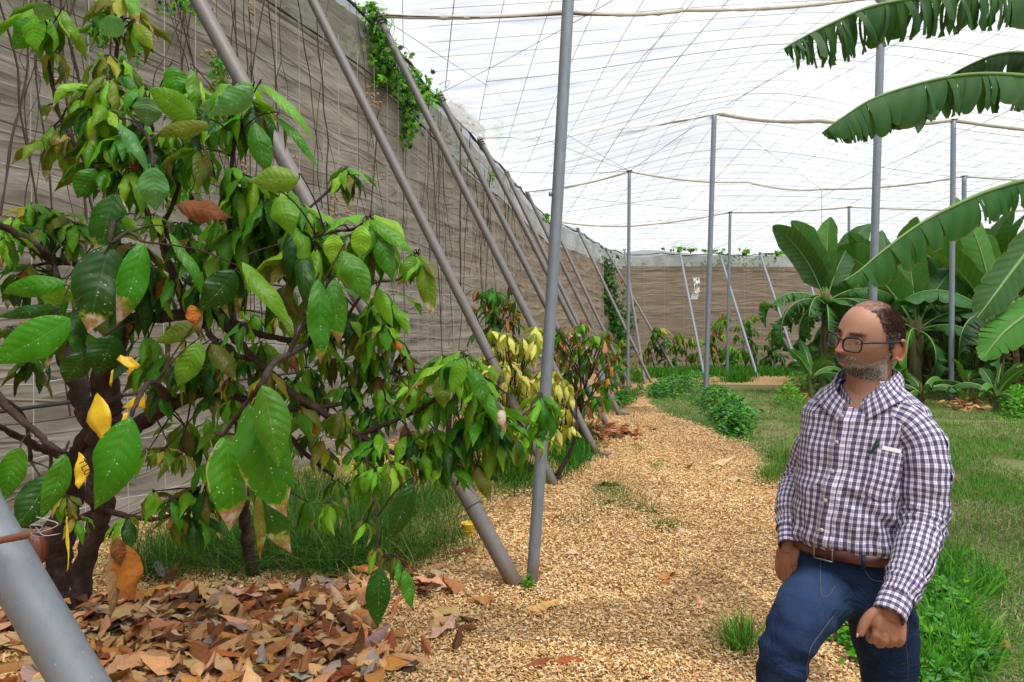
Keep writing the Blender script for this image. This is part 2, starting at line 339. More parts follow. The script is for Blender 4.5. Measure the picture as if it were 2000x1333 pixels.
def wall_patch(name, s0, s1, ds, hz0, hz1, dh, mat, parent, amp=1.0, top=False):
    ss = np.arange(s0, s1 + ds * .5, ds); ss[-1] = s1; x, y, h, nx, ny = wall_at(ss)
    k = max(2, int(5 / dh)); tt = np.linspace(0, 1, k)
    S, T = np.meshgrid(ss, tt, indexing='ij')
    lo = (0 if hz0 is None else hz0); H0 = np.full_like(ss, 0.0) if hz0 is None else h - hz0; H1 = h - hz1
    Z = H0[:, None] + (H1 - H0)[:, None] * T
    rd = lambda x, y, sd_: 1 - 2 * np.abs(vnoise(x, y, sd_) - .5)
    skew = Z - .10 * S * (S < 12)
    d = .035 * rd(S * .55 + 2 * vnoise(S * .4, Z * .6, 31), skew * 3.6, 32) ** 2 + .018 * rd(S * 1.3, skew * 8 + 2.5 * vnoise(S * .8, Z, 34), 33) ** 2 + .022 * np.sin(Z * 9 + 5 * vnoise(S * .7, Z * .8, 3)) * vnoise(S * 1.1, Z * 2.2, 5) + .022 * (vnoise(S * 3 + Z * 2.0, Z * 13 - S * 1.2, 9) - .5) + .16 * (vnoise(S * .5, Z * .6, 2) - .5)
    if top: Z = Z - T * .10 * vnoise(S * 1.7, S * 0, 8) - T * .1 * np.abs(np.sin(S * 1.25))
    d = d * amp * .75; X = x[:, None] + nx[:, None] * d; Y = y[:, None] + ny[:, None] * d
    mb = MB(); mb.add(np.stack([X, Y, Z], -1), grid_faces(len(ss), k), np.stack([S, Z], -1)); return mb.build(name, mat, parent)
wl_ = empty("shade_net_wall", (-3, 6, 0)); tag(wl_, "long wrinkled brown shade cloth wall running down the left side and across the back", "wall")
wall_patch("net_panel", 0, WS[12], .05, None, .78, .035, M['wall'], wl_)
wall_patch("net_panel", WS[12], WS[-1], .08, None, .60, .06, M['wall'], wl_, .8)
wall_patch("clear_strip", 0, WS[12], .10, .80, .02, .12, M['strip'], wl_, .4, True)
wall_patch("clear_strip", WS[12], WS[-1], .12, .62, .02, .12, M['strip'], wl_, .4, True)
def wall_line(sa, sb, off, drop, r, n, sag=.06, wob=.02):
    ss = np.linspace(sa, sb, n); x, y, h, nx, ny = wall_at(ss)
    w = np.abs(np.sin(ss / 2.5 * np.pi)) * sag
    return np.c_[x + nx * off, y + ny * off, h - drop - w + rng.normal(size=n) * wob]
mb = MB(); tube(mb, wall_line(0, WS[-1], .06, .0, .022, 260, .10, .015), [.022] * 260, 6, bump=.3); mb.build("top_rope", M['rope'], wl_)
mb = MB(); tube(mb, wall_line(0, WS[-1], .07, .78, .012, 220, .03, .008), [.012] * 220, 5, bump=.3); mb.build("lower_rope", M['rope'], wl_)
M['trellis'] = simple('trellis_wire', (.42, .40, .37), .6)
# wire mesh hung in front of the cloth
mb = MB()
for k in range(21):
    hh = .25 + k * .25
    n = 240; ss = np.linspace(2, 52, n); x, y, h, nx, ny = wall_at(ss)
    z = np.minimum(hh + .03 * np.sin(ss * 1.3 + k) + rng.normal(size=n) * .006, h - .1)
    tube(mb, np.c_[x + nx * .13, y + ny * .13, z], [.0042] * n, 4, cap=False, mi=(k + 1) % 2)
for s in np.concatenate([np.arange(8, 24, .40), np.arange(24, 50, .9)]):
    n = 26; z = np.linspace(.1, 5.3, n); x, y, h, nx, ny = wall_at(np.full(n, s))
    w = np.cumsum(rng.normal(size=n) * .012)
    tube(mb, np.c_[x + nx * .14, y + ny * .14 + w, z], [.0042] * n, 4, cap=False, mi=1)
tag(mb.build("wire_trellis", [M['dark_wire'], M['trellis']]), "thin grey wire trellis hung over the brown cloth wall", "trellis")
# ------------------------------------------------------------------ posts and props
def at_h(px, py, z): return P(px, py, z)
TOPS = {'P2': (88, -547, 4.9), 'P3': (549, -122, 7.6), 'P4': (737, 30, 9.4), 'P5': (857, 184, 11.9), 'P6': (936, 270, 13.5), 'P7': (988, 335, 16.0), 'P8': (1028, 374, 18.7), 'P9': (1078, 432, 21.5), 'P10': (1127, 444, 23.9), 'P11': (1182, 485, 29.0), 'P12': (1219, 485, 30.2), 'B1': (1326, 485, 30.3), 'B2': (1405, 494, 30.4), 'B3': (1484, 494, 30.5), 'B4': (1568, 500, 30.6)}
FEET = {'P2': (1012, 1152), 'P3': (1084, 952), 'P4': (1167, 891), 'P5': (1189, 838), 'P6': (1212, 815), 'P7': (1206, 795), 'P8': (1219, 767), 'P9': (1232, 757), 'P10': (1273, 749), 'P11': (1321, 731), 'P12': (1260, 751), 'B1': (1376, 738), 'B2': (1480, 738), 'B3': (1563, 736), 'B4': (1632, 734)}
PL = {'P2': "weathered grey prop pipe whose foot stands beside the tall galvanised post", 'P3': "leaning grey prop pipe with its foot in the chips behind the galvanised post", 'P4': "leaning grey prop pipe crossing the yellow leaved shrub", 'P5': "leaning prop pipe with a dark stained foot beside a pile of brown leaves", 'P6': "leaning prop pipe with a short stone at its foot, past the dark stained one", 'P7': "prop pipe half hidden behind the green and brown leaved shrub", 'P8': "seventh leaning prop pipe along the left cloth wall, counted from the corner of the path", 'P9': "thin prop pipe just left of the thin vertical post on the path", 'P10': "leaning prop pipe passing in front of the green wall vine", 'P11': "prop pipe reaching furthest right from the far left corner of the net wall", 'P12': "nearly upright prop pipe standing in the far left corner", 'B1': "pale prop pipe on the back wall beside the hanging plastic bag", 'B2': "pale prop pipe on the back wall right of the long vertical post", 'B3': "pale prop pipe on the back wall left of the banana plants", 'B4': "pale prop pipe on the back wall half hidden by the banana plants"}
def pipe(name, a, b, r, mat, label, cat, group, collar=True, seg=20):
    o = empty(name, (a[0], a[1], 0)); tag(o, label, cat, group)
    mb = MB(); n = 24; pts = a + (b - a) * np.linspace(-.02, 1, n)[:, None]; tube(mb, pts, [r] * n, seg); mb.build("pipe", mat, o)
    return o
for k in TOPS:
    a = G(*FEET[k]); b = P(*TOPS[k]); r = .052 if k in ('P2', 'P3', 'P4', 'P5', 'P6') else .048
    if k[0] == 'B': r = .05
    o = pipe("prop_pipe", a, b, r, M['galv'] if k[0] == 'B' else M['prop'], PL[k], "prop pipe", "prop pipes leaning on the net wall")
    mb = MB(); T = nrm(b - a)     # wrapped tie at the top
    for q in (0, .05, .1): 
        c = b - T * (.06 + q); ang = np.linspace(0, 2 * np.pi, 13); u = nrm(np.cross(T, [0, 1, 0])); w = np.cross(T, u)
        tube(mb, c + (r + .006) * (np.cos(ang)[:, None] * u + np.sin(ang)[:, None] * w), [.008] * 13, 5, cap=False)
    mb.build("rope_tie", M['rope'], o)
    if k in ('P2', 'P3', 'P4', 'P5'):
        q = {'P2': [(.12, .004), (.085, .003)], 'P3': [(.22, .004)], 'P4': [(.10, .005)], 'P5': [(.1, .004)]}[k]
        for fr, rr in q:
            mb = MB(); c = a + (b - a) * fr; ang = np.linspace(0, 2 * np.pi, 17); u = nrm(np.cross(T, [0, 1, 0])); w = np.cross(T, u)
            tube(mb, c + (r + .004) * (np.cos(ang)[:, None] * u + np.sin(ang)[:, None] * w) + T * .008 * np.sin(ang)[:, None], [rr] * 17, 5, cap=False)
            mb.build("wire_wrap", M['dark_wire'], o)
# mound of loose chips / stone at feet
M['prop_near'] = pipe_mat('dull_steel', (.15, .165, .19), (.22, .24, .27), .3)
A1 = P(66, 1180, 1.25); dd = np.array([-3.3, .4, 5.0])
o1 = pipe("prop_pipe", A1 - dd * (A1[2] / 5.0), A1 + dd * .82, .041, M['prop_near'], "thick bluish grey prop pipe nearest the camera in the bottom left corner", "prop pipe", "prop pipes leaning on the net wall", seg=32)
mb = MB(); pr = [P(-90, 1075, 1.19), P(0, 1056, 1.19), P(50, 1046, 1.19), P(98, 1036, 1.20)]
tube(mb, pr, [.0065] * 4, 10, n=30, bump=.04); mb.build("rusty_bar", M['rust'], o1)
mb = MB(); c = P(70, 1042, 1.19)
tube(mb, [c + rng.normal(size=3) * .012 for _ in range(14)], [.0009] * 14, 5, n=80, cap=False)
tube(mb, [P(70, 1030, 1.19), P(85, 1046, 1.19), P(110, 1044, 1.2), P(118, 1042, 1.2)], [.0009] * 4, 5, n=20, cap=False); mb.build("twisted_wire", M['wire'], o1)
VP = {'V1': ((1038, 1152), (1112, -40), .033, "tall galvanised post standing on the wood chips nearest the camera, beside a leaning pipe"),
      'V2': ((1378, 776), (1395, 220), .062, "long thin galvanised post rising out of the green weeds on the path"),
      'V3': ((1226, 768), (1229, 335), .045, "thin galvanised post at the narrow end of the path by the left props"),
      'V4': ((1420, 742), (1426, 415), .048, "thin galvanised post on the far wood chips right of the long post"),
      'V5': ((1697, 845), (1722, 2), .062, "galvanised post rising straight behind the man's head"),
      'V6': ((1857, 785), (1862, 235), .058, "galvanised post in front of the banana plants, right of the man"),
      'V7': ((1880, 760), (1883, 345), .062, "galvanised post seen just under the long drooping banana leaf, far right"),
      'V8': ((1657, 742), (1658, 405), .045, "short stub of far post seen above the banana plants")}
VT = []
for k, (ft, tp, r, lb) in VP.items():
    a = G(*ft); b = P(tp[0], tp[1], a[1]); VT.append(b)
    o = empty("support_post", a); tag(o, lb, "post", "vertical posts holding the roof net")
    n = 30; q = a + (b - a) * np.linspace(-.01, 1, n)[:, None]
    if k == 'V1': q[:, 0] += .012 * np.sin(np.linspace(0, np.pi, n))
    rr = r * 1.12 if k == 'V1' else r
    mb = MB(); tube(mb, q, [rr] * n, 20); mb.build("pipe", M['galv'], o)
    mb = MB(); box(mb, b + np.array([0, 0, .01]), (.07, 0, 0), (0, .07, 0), (0, 0, .006)); mb.build("cap_plate", M['galv'], o, False)
    if k == 'V1':
        for hh in (1.45, 2.46):
            mb = MB(); box(mb, a + (b - a) * hh / b[2] + np.array([-.035, -.01, 0]), (.010, 0, 0), (0, .010, 0), (0, 0, .013))
            mb.build("clamp", M['galv'], o)
# ------------------------------------------------------------------ roof net
ctrl = [tuple(P(*TOPS[k])) for k in TOPS] + [tuple(v) for v in VT if v[2] > 5] + [(-4.8, 0, 6.0), (-6.4, -6, 6), (.12, 4.27, 6.6), (3.5, 4.5, 6.7), (8, 4, 6.8), (2.7, 10.5, 6.56), (20, 31, 5.2), (34, 31, 5.2), (34, 12, 7), (20, 12, 7), (20, 20, 6.5), (0, -6, 6.5), (15, -6, 6.8), (34, -6, 7), (9.7, 21.4, 6.1), (14, 24, 5.9), (24, 25, 5.9)]
ctrl = np.array(ctrl)
def _k(r): return np.where(r > 1e-6, r * r * np.log(r + 1e-9), 0)
n_ = len(ctrl); K = _k(np.linalg.norm(ctrl[:, None, :2] - ctrl[None, :, :2], axis=2)) + np.eye(n_) * 2.5
Pm = np.c_[np.ones(n_), ctrl[:, :2]]; A = np.block([[K, Pm], [Pm.T, np.zeros((3, 3))]]); W = np.linalg.solve(A, np.concatenate([ctrl[:, 2], np.zeros(3)]))
def roof_h(x, y):
    x = np.asarray(x, float); y = np.asarray(y, float); sh = x.shape; q = np.c_[x.ravel(), y.ravel()]
    r = np.linalg.norm(q[:, None] - ctrl[None, :, :2], axis=2); h = _k(r) @ W[:n_] + W[n_] + q @ W[n_ + 1:]
    return h.reshape(sh)
def roof_mat():
    t = NT("white_shade_net"); o = t.obj(); sx = t.n("SeparateXYZ", {0: o})
    n1 = t.noise(1.0, 5, .65, t.scaled(t.n("VectorRotate", {'Vector': o, 'Angle': R(-8)}, rotation_type='Z_AXIS').outputs[0], (.35, 4.2, 1)), .6)
    n2 = t.noise(.5, 5, .6, o)
    c = t.ramp(n1, [(.34, (.60, .65, .73)), (.5, (.83, .87, .92)), (.66, (.93, .95, .98))])
    s1 = t.n("BsdfDiffuse", {'Color': c}).outputs[0]; s2 = t.n("BsdfTranslucent", {'Color': c}).outputs[0]
    m1 = t.n("MixShader", {0: .80, 1: s1, 2: s2}).outputs[0]; tr = t.n("BsdfTransparent", {'Color': (.98, .99, 1, 1)}).outputs[0]
    return t.done(t.n("MixShader", {0: t.math('ADD', .44, t.math('MULTIPLY', n2, .10)), 1: m1, 2: tr}).outputs[0])
M['roof'] = roof_mat()
yy = np.arange(-6, 31.3, .22); nxr = 170; uu = np.linspace(0, 1, nxr) ** 1.15
x0 = np.where(yy <= 30.5, wall_x(yy), 4.95); x0 = x0 + .03
X = x0[:, None] + (34 - x0[:, None]) * uu[None]; Y = np.repeat(yy[:, None], nxr, 1)
Z = roof_h(X, Y) + .05
Z += .03 * np.sin(Y * 2 * np.pi / .55 + X * .7) * (.4 + vnoise(X * .8, Y * .5, 4)) + .10 * (vnoise(X * .5, Y * .5, 11) - .5)
edge_f = np.exp(-(X - x0[:, None]) / .5); hw_ = np.interp(yy, WL[:13, 1], WL[:13, 2]); Z = Z * (1 - edge_f) + (hw_[:, None] + .02) * edge_f
rf = empty("net_roof", (6, 12, 5.5)); tag(rf, "white translucent shade net stretched overhead on wires and posts", "net roof")
mb = MB(); mb.add(np.stack([X, Y, Z], -1), grid_faces(len(yy), nxr), np.stack([X, Y], -1)); mb.build("net_sheet", M['roof'], rf)
# wires below the net: two families
mb = MB(); ang = R(-8.5); dA = np.array([math.sin(ang), math.cos(ang)]); dB = np.array([dA[1], -dA[0]])
def roof_wire(p0, p1, r, mi, drop=.02, n=60):
    q = p0 + (p1 - p0) * np.linspace(0, 1, n)[:, None]; ok = (q[:, 0] > np.where(q[:, 1] < 30.5, wall_x(q[:, 1]), 4.95) + .05) & (q[:, 1] < 31) & (q[:, 1] > -5.5) & (q[:, 0] < 33)
    q = q[ok]
    if len(q) < 4: return
    z = roof_h(q[:, 0], q[:, 1]) - drop + .04
    tube(mb, np.c_[q, z], [r] * len(q), 4, cap=False, mi=mi)
for k, s in enumerate(np.arange(-12, 40, .7)):
    c = dB * s; roof_wire(c - dA * 8, c + dA * 44, .007 if k % 6 == 0 else .0046, 0 if k % 12 == 0 else 1, n=80)
for k, s in enumerate(np.arange(-6, 44, .42)):
    c = dA * s; roof_wire(c - dB * 16, c + dB * 44, .0075 if k % 7 == 0 else .0044, 1)
mb.build("roof_wires", [M['dark_wire'], M['wire']], rf)
# cream folded seams and cables between heads
def seam(pl, r, mat, name, sag=.12):
    mb = MB(); q = []
    pl = [np.array(p) for p in pl]
    for a, b in zip(pl[:-1], pl[1:]):
        n = 24
        for i in range(n):
            t_ = i / n; v = a + (b - a) * t_; v = v.copy(); v[2] -= sag * 4 * t_ * (1 - t_); q.append(v)
    q.append(pl[-1]); tube(mb, np.array(q), [r] * len(q), 6, cap=False, bump=.12, flat=.5); mb.build(name, mat, rf)
T_ = {k: P(*v) for k, v in TOPS.items()}; V2t, V3t, V4t, V5t, V6t, V7t, V8t = VT[1], VT[2], VT[3], VT[4], VT[5], VT[6], VT[7]
V9t = P(1605, 370, 21.4)
seam([T_['P4'], P(1110, 22, 9.8), P(1340, 20, 10.4), P(1700, -4, 10.8), V5t + [2, .3, .1], V5t + [8, 1, 0]], .030, M['seam'], "seam", .06)
seam([T_['P4'] + [.1, 0, .0], P(1110, 28, 9.8), P(1340, 22, 10.4)], .012, M['rope'], "cable", .04)
seam([T_['P6'], P(1100, 252, 15), V2t], .014, M['seam'], "seam", .05)
seam([P(1150, 252, 15.6), V2t, P(1600, 236, 15.5), V6t, V6t + [5, .5, -.2]], .045, M['seam'], "seam", .10)
seam([T_['P8'], V3t, P(1460, 356, 19.5), V9t, V7t, V7t + [6, 0, -.1]], .030, M['seam'], "seam", .10)
seam([T_['P9'], P(1229, 442, 22), V4t, V8t, V8t + [8, 0, -.1]], .028, M['seam'], "seam", .06)
for a, b in (('P4', V3t), ('P5', V2t), ('P5', V3t), ('P7', V3t), ('P8', V4t), ('P10', V4t), ('P5', P(1300, -60, 9))):
    seam([T_[a], b], .005, M['dark_wire'], "cable", .05)
seam([P(1030, 355, 18.5), P(1340, 20, 10.4), P(1400, -60, 9.6)], .006, M['dark_wire'], "cable", .0)
seam([V3t, V2t, P(1600, 100, 13), P(1800, -40, 10)], .006, M['dark_wire'], "cable", .0)
seam([V4t, P(1640, 300, 20), P(1860, 130, 14)], .006, M['dark_wire'], "cable", .0)
seam([V8t, V6t], .006, M['dark_wire'], "cable", .0); seam([V2t, V9t], .006, M['dark_wire'], "cable", .02)
mb = MB(); tube(mb, [V9t, V9t + [0, 0, -1.8]], [.008] * 2, 5); tag(mb.build("hanging_wire", M['dark_wire']), "thin dark wire hanging straight down from the roof net above the banana plants", "wire")
# torn clear plastic hanging by the wall top
def cloth(name, corners, n, amp, mat, col=(1, 1, 1, 0)):
    a, b, c, d = [np.array(q) for q in corners]; u, v = np.meshgrid(np.linspace(0, 1, n), np.linspace(0, 1, n), indexing='ij')
    p = (a * (1 - u[..., None]) + b * u[..., None]) * (1 - v[..., None]) + (d * (1 - u[..., None]) + c * u[..., None]) * v[..., None]
    nn = nrm(np.cross(b - a, d - a)); p = p + nn * (amp * ((vnoise(u * 5 + v * 3, v * 5, 3) - .5) + .5 * (vnoise(u * 13, v * 11, 7) - .5)))[..., None]
    mb = MB(); mb.add(p, grid_faces(n, n), np.stack([u, v], -1), col); o = mb.build(name, mat); return o
def torn_():
    t = NT('torn_film'); n1 = t.noise(4, 4, .6, t.obj()); c = t.ramp(n1, [(.4, (.85, .84, .80)), (.7, (.6, .5, .36))]); a = t.n('MixShader', {0: .6, 1: t.pbr(c, .3), 2: t.n('BsdfTranslucent', {'Color': c}).outputs[0]}).outputs[0]
    return t.done(t.n('MixShader', {0: .45, 1: a, 2: t.n('BsdfTransparent').outputs[0]}).outputs[0])
M['torn'] = torn_()
o = cloth("torn_plastic", [P(850, 205, 12), P(905, 205, 12.2), P(955, 258, 13), P(925, 268, 13)], 22, .35, M['torn']); tag(o, "torn clear plastic sheet sagging where the roof meets the left wall", "plastic sheet")
o = cloth("plastic_bag", [P(1354, 542, 29.4), P(1366, 542, 29.4), P(1366, 570, 29.4), P(1356, 574, 29.4)], 14, .25, None); o.data.materials.clear()
M['bag'] = simple("white_bag", (.72, .72, .70), .5, nscale=3); o.data.materials.append(M['bag']); tag(o, "small crumpled white plastic bag hanging on the back wall pipe", "plastic bag")
mb = MB()
b2 = MB(); b2.add([P(1354, 570, 29.5), P(1366, 568, 29.3), P(1362, 585, 29.4), P(1348, 585, 29.5)], [[0, 1, 2, 3]])
o2 = b2.build("bag_flap", M['bag'], None); o2.parent = o
# black irrigation pipe along the wall foot
mb = MB(); zz = [wall_depth(q) - .35 for q in (120, 400, 640, 760, 880)]
q = [P(px, py, z) for px, py, z in zip((-60, 300, 640, 760, 880), (812, 765, 722, 720, 722), [wall_depth(-60) - .3, wall_depth(300) - .3, wall_depth(640) - .3, wall_depth(760) - .3, wall_depth(880) - .3])]
tube(mb, q, [.014] * 5, 8, n=60); tag(mb.build("irrigation_pipe", M['black_plastic']), "black irrigation pipe strung along the foot of the cloth wall behind the cacao tree", "pipe")
# ------------------------------------------------------------------ leaves
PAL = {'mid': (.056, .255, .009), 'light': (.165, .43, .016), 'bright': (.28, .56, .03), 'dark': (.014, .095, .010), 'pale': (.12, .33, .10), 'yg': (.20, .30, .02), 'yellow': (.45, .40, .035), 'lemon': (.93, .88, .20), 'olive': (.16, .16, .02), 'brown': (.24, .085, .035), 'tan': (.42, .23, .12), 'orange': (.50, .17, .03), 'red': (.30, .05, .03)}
def vary(c, a=.22):
    c = np.array(c, float); c = c * (1 + a * rng.uniform(-1, 1)) * (1 + .08 * rng.standard_normal(3)); return np.clip(c, .003, .95)
def prof_cacao(s): return np.clip((np.sin(np.pi * np.clip(s, 0, 1) ** .85) ** .8) * (1 - .35 * s ** 6) * np.where(s > .86, 1 - (s - .86) / .14 * .35, 1), .0, 1) + .012
def prof_lance(s): return np.sin(np.pi * s ** .8) ** .9 + .01
def leaf(mb, b, t, w, nh, bow=.12, cup=.15, ruf=.06, col=(.1, .3, .05), nec=0, nv=8, nu=4, prof=prof_cacao, twist=0, curl=0, mi=0, petiole=0):
    b = np.asarray(b, float); t = np.asarray(t, float); ax = t - b; L = np.linalg.norm(ax) + 1e-9; a = ax / L
    nh = np.asarray(nh, float); n0 = nh - a * a.dot(nh); n0 = nrm(n0) if np.linalg.norm(n0) > 1e-3 else nrm(np.cross(a, [1, .1, 0]))
    s = np.linspace(0, 1, nv + 1); c = b + ax * s[:, None] + n0 * (bow * L * 4 * s * (1 - s))[:, None]
    if nv > 7: c = c + n0 * (.018 * L * np.sin(s * rng.uniform(8, 15) + rng.uniform(0, 6)))[:, None] * (s * (1 - s) * 4)[:, None] + np.cross(a, n0) * (rng.normal() * .05 * L * s ** 2)[:, None]
    if curl: c = c - n0 * (curl * L * s ** 3)[:, None]
    T = np.gradient(c, axis=0); T /= np.linalg.norm(T, axis=1)[:, None]
    S = np.cross(T, n0); S /= np.linalg.norm(S, axis=1)[:, None] + 1e-9; N = np.cross(S, T)
    if twist:
        an = twist * (s - .3); S, N = S * np.cos(an)[:, None] + N * np.sin(an)[:, None], N * np.cos(an)[:, None] - S * np.sin(an)[:, None]
    u = np.linspace(-1, 1, nu + 1); hw = w / 2 * prof(s); ph = rng.uniform(0, 6.28, 2)
    r_ = ruf * np.sin(s[:, None] * rng.uniform(9, 16) + np.where(u < 0, ph[0], ph[1])[None]) * np.abs(u)[None] ** 1.5
    off = -cup * (u ** 2)[None] + .10 * np.abs(u)[None] * (1 - np.abs(u)[None]) * 2 + r_ * 2
    V = c[:, None] + S[:, None] * (u[None, :, None] * hw[:, None, None] * math.cos(min(1.2, cup))) + N[:, None] * (hw[:, None] * off)[..., None]
    uv = np.stack(np.broadcast_arrays(u[None] * .5 + .5, s[:, None]), -1)
    mb.add(V, grid_faces(nv + 1, nu + 1), uv, (*col, nec), mi)
def cluster(mb, p, z, lpx, n, pal, amin=8, amax=75, wr=.40, nv=9, nu=6, ppx=5, necp=.15, L=None, tw=None, ruf=.15):
    L = lpx * z / F * 1.04 if L is None else L; wr = wr * .86; amax = min(amax, 68)
    for k in range(n):
        ph = rng.uniform(0, 6.28) if n < 3 else (k + rng.uniform(-.35, .35)) * 6.283 / n
        al = R(amin + (amax - amin) * rng.random() ** 1.5); d = np.array([math.cos(ph) * math.sin(al), math.sin(ph) * math.sin(al), -math.cos(al)])
        up = np.array([math.cos(ph) * math.cos(al), math.sin(ph) * math.cos(al), math.sin(al)])
        h0 = nrm([math.cos(ph), math.sin(ph), .3]) * L * .12; b = p + h0 * rng.uniform(.5, 1.3) + [0, 0, rng.uniform(-.15, .05) * L]
        l = L * rng.uniform(.7, 1.12); cl = pal[rng.integers(len(pal))]
        nec = rng.uniform(.3, 1) if rng.random() < necp else 0
        leaf(mb, b, b + d * l, l * wr * rng.uniform(.85, 1.15), up + rng.normal(size=3) * .35, rng.uniform(.05, .18), rng.uniform(.05, .65), ruf, vary(PAL[cl]), nec, nv, nu, twist=rng.normal() * .7, curl=rng.uniform(-.08, .30), mi=(2 if cl in ('brown', 'tan', 'orange', 'red') else 0))
        if tw is not None: tube(tw, [p, (p + b) / 2 + [0, 0, .006], b], [.0018] * 3, 4, cap=False)
# ------------------------------------------------------------------ the big cacao tree in the left foreground
ct = empty("cacao_tree", (-2.45, 3.9, 0)); tag(ct, "large cacao tree with drooping glossy green leaves filling the left foreground", "tree")
mbT = MB(); mbB = MB(); skel = []
def limb(mb, pts, sub=True, nn=None, bump=.07):
    q = np.array([np.append(P(px, py, z), r * z / F) for px, py, z, r in pts]); n = nn or max(10, len(pts) * 7)
    c = curve(q, n); jit = vnoise(np.arange(n) * .7, np.arange(n) * 0 + rng.uniform(0, 99), 3)[:, None] - .5
    c[:, :3] += jit * np.array([1, .6, .4]) * c[:, 3:4] * .7
    tube(mb, c[:, :3], np.maximum(c[:, 3], .002), 10, bump=bump)
    if sub:
        for v in c: skel.append(v[:3])
limb(mbT, [(148, 1205, 3.85, 21), (165, 1120, 3.85, 18), (188, 1040, 3.8, 19), (200, 960, 3.75, 23), (205, 880, 3.7, 27), (207, 800, 3.65, 27), (212, 740, 3.6, 24), (222, 680, 3.5, 19)])
limb(mbT, [(118, 1200, 4.0, 25), (112, 1110, 4.0, 24), (118, 1030, 3.95, 26), (140, 940, 3.9, 22), (165, 880, 3.8, 22), (190, 830, 3.7, 20)])
limb(mbT, [(222, 700, 3.5, 17), (245, 648, 3.4, 15), (268, 622, 3.3, 13), (310, 620, 3.25, 12), (365, 614, 3.15, 11)])
LIMBS = [
 [(195, 860, 3.7, 20), (160, 780, 3.75, 18), (130, 700, 3.8, 15), (118, 620, 3.8, 13), (105, 540, 3.85, 10), (88, 470, 3.9, 7)],
 [(-20, 428, 3.0, 6), (10, 445, 3.05, 7), (45, 468, 3.1, 8), (80, 492, 3.2, 10), (105, 510, 3.4, 9), (150, 515, 3.6, 8), (200, 560, 3.6, 9), (222, 690, 3.5, 10)],
 [(210, 850, 3.65, 16), (255, 838, 3.5, 14), (300, 810, 3.4, 14), (345, 785, 3.3, 13), (400, 766, 3.2, 11), (462, 774, 3.1, 8)],
 [(365, 614, 3.15, 11), (415, 612, 3.1, 10), (445, 642, 3.05, 9), (475, 680, 3.0, 8), (531, 730, 2.95, 8), (569, 767, 2.9, 7.5), (632, 806, 2.9, 7), (700, 850, 2.9, 6), (775, 886, 2.9, 5), (860, 892, 2.95, 3.5)],
 [(452, 628, 3.1, 8), (500, 650, 3.0, 6.5), (560, 664, 3.0, 5.5), (605, 668, 3.0, 5), (660, 660, 3.0, 4.5), (725, 632, 3.0, 4), (745, 612, 3.0, 3)],
 [(430, 620, 3.1, 8), (452, 560, 2.9, 6), (449, 470, 2.8, 5), (448, 380, 2.75, 4.5), (455, 300, 2.7, 4), (462, 250, 2.7, 3)],
 [(240, 640, 3.45, 10), (232, 560, 3.3, 9), (226, 470, 3.2, 8), (222, 380, 3.25, 7), (222, 280, 3.3, 5), (220, 180, 3.3, 4), (228, 100, 3.3, 3.5), (238, 30, 3.3, 3)],
 [(222, 400, 3.25, 6), (170, 320, 3.2, 4.5), (125, 245, 3.2, 4), (108, 190, 3.2, 4), (95, 120, 3.2, 3.5), (88, 50, 3.2, 3)],
 [(370, 612, 3.15, 10), (350, 560, 3.1, 8), (325, 500, 3.05, 7), (320, 440, 3.0, 5), (345, 380, 3.0, 4), (360, 280, 3.0, 3), (365, 200, 3.0, 2.5)],
 [(360, 600, 3.1, 7), (400, 638, 3.0, 6), (430, 680, 3.0, 5.5), (475, 700, 3.0, 4), (500, 705, 3.0, 3.5)],
 [(320, 450, 3.0, 6), (350, 485, 3.0, 5), (395, 500, 2.95, 5), (450, 520, 2.9, 4.5), (520, 500, 2.85, 4)],
 [(569, 800, 2.9, 5), (640, 794, 2.95, 4), (700, 778, 3, 3.5), (750, 742, 3, 2.5), (800, 690, 3, 2)],
 [(700, 850, 2.9, 5), (770, 822, 2.9, 4), (830, 795, 2.85, 3.5), (880, 752, 2.8, 3), (905, 700, 2.8, 2.5)],
 [(500, 560, 2.9, 5), (560, 500, 2.8, 4.5), (610, 465, 2.7, 4), (655, 452, 2.7, 3.5), (690, 448, 2.7, 3), (722, 428, 2.7, 2.5)],
 [(655, 660, 3, 3.5), (720, 560, 3, 3), (780, 545, 3.1, 2.5), (815, 500, 3.1, 2.2)],
 [(190, 1000, 3.8, 7), (120, 1022, 3.6, 4), (60, 1030, 3.4, 3), (-20, 1010, 3.3, 2.5)],
 [(200, 995, 3.75, 6), (270, 1012, 3.6, 5), (330, 1008, 3.5, 4), (420, 960, 3.4, 3), (470, 930, 3.3, 2.5)],
 [(165, 900, 3.8, 9), (90, 880, 3.7, 8), (30, 850, 3.5, 6), (-30, 820, 3.3, 5)],
 [(60, 900, 3.3, 4), (50, 820, 3.2, 3.5), (10, 780, 3.1, 3), (-20, 770, 3.1, 3)],
 [(860, 892, 2.95, 3.5), (900, 870, 3.0, 3), (960, 860, 3.05, 2.5), (1035, 800, 3.1, 2)],
 [(900, 750, 2.8, 2.5), (940, 735, 2.85, 2), (990, 770, 2.9, 2)],
 [(455, 640, 3.05, 6), (470, 560, 3.2, 5), (540, 440, 3.3, 4), (600, 410, 3.3, 3), (680, 335, 3.4, 2.5)],
 [(700, 850, 2.9, 4), (715, 900, 2.8, 3), (735, 1000, 2.6, 2.5), (738, 1090, 2.5, 2)],
 [(462, 774, 3.1, 7), (520, 800, 3, 6), (590, 880, 3, 5), (650, 930, 3, 3)],
 [(300, 250, 3.0, 3), (275, 330, 3.1, 4), (290, 420, 3.1, 5), (320, 470, 3.05, 5)]]
for l in LIMBS: limb(mbB, l)
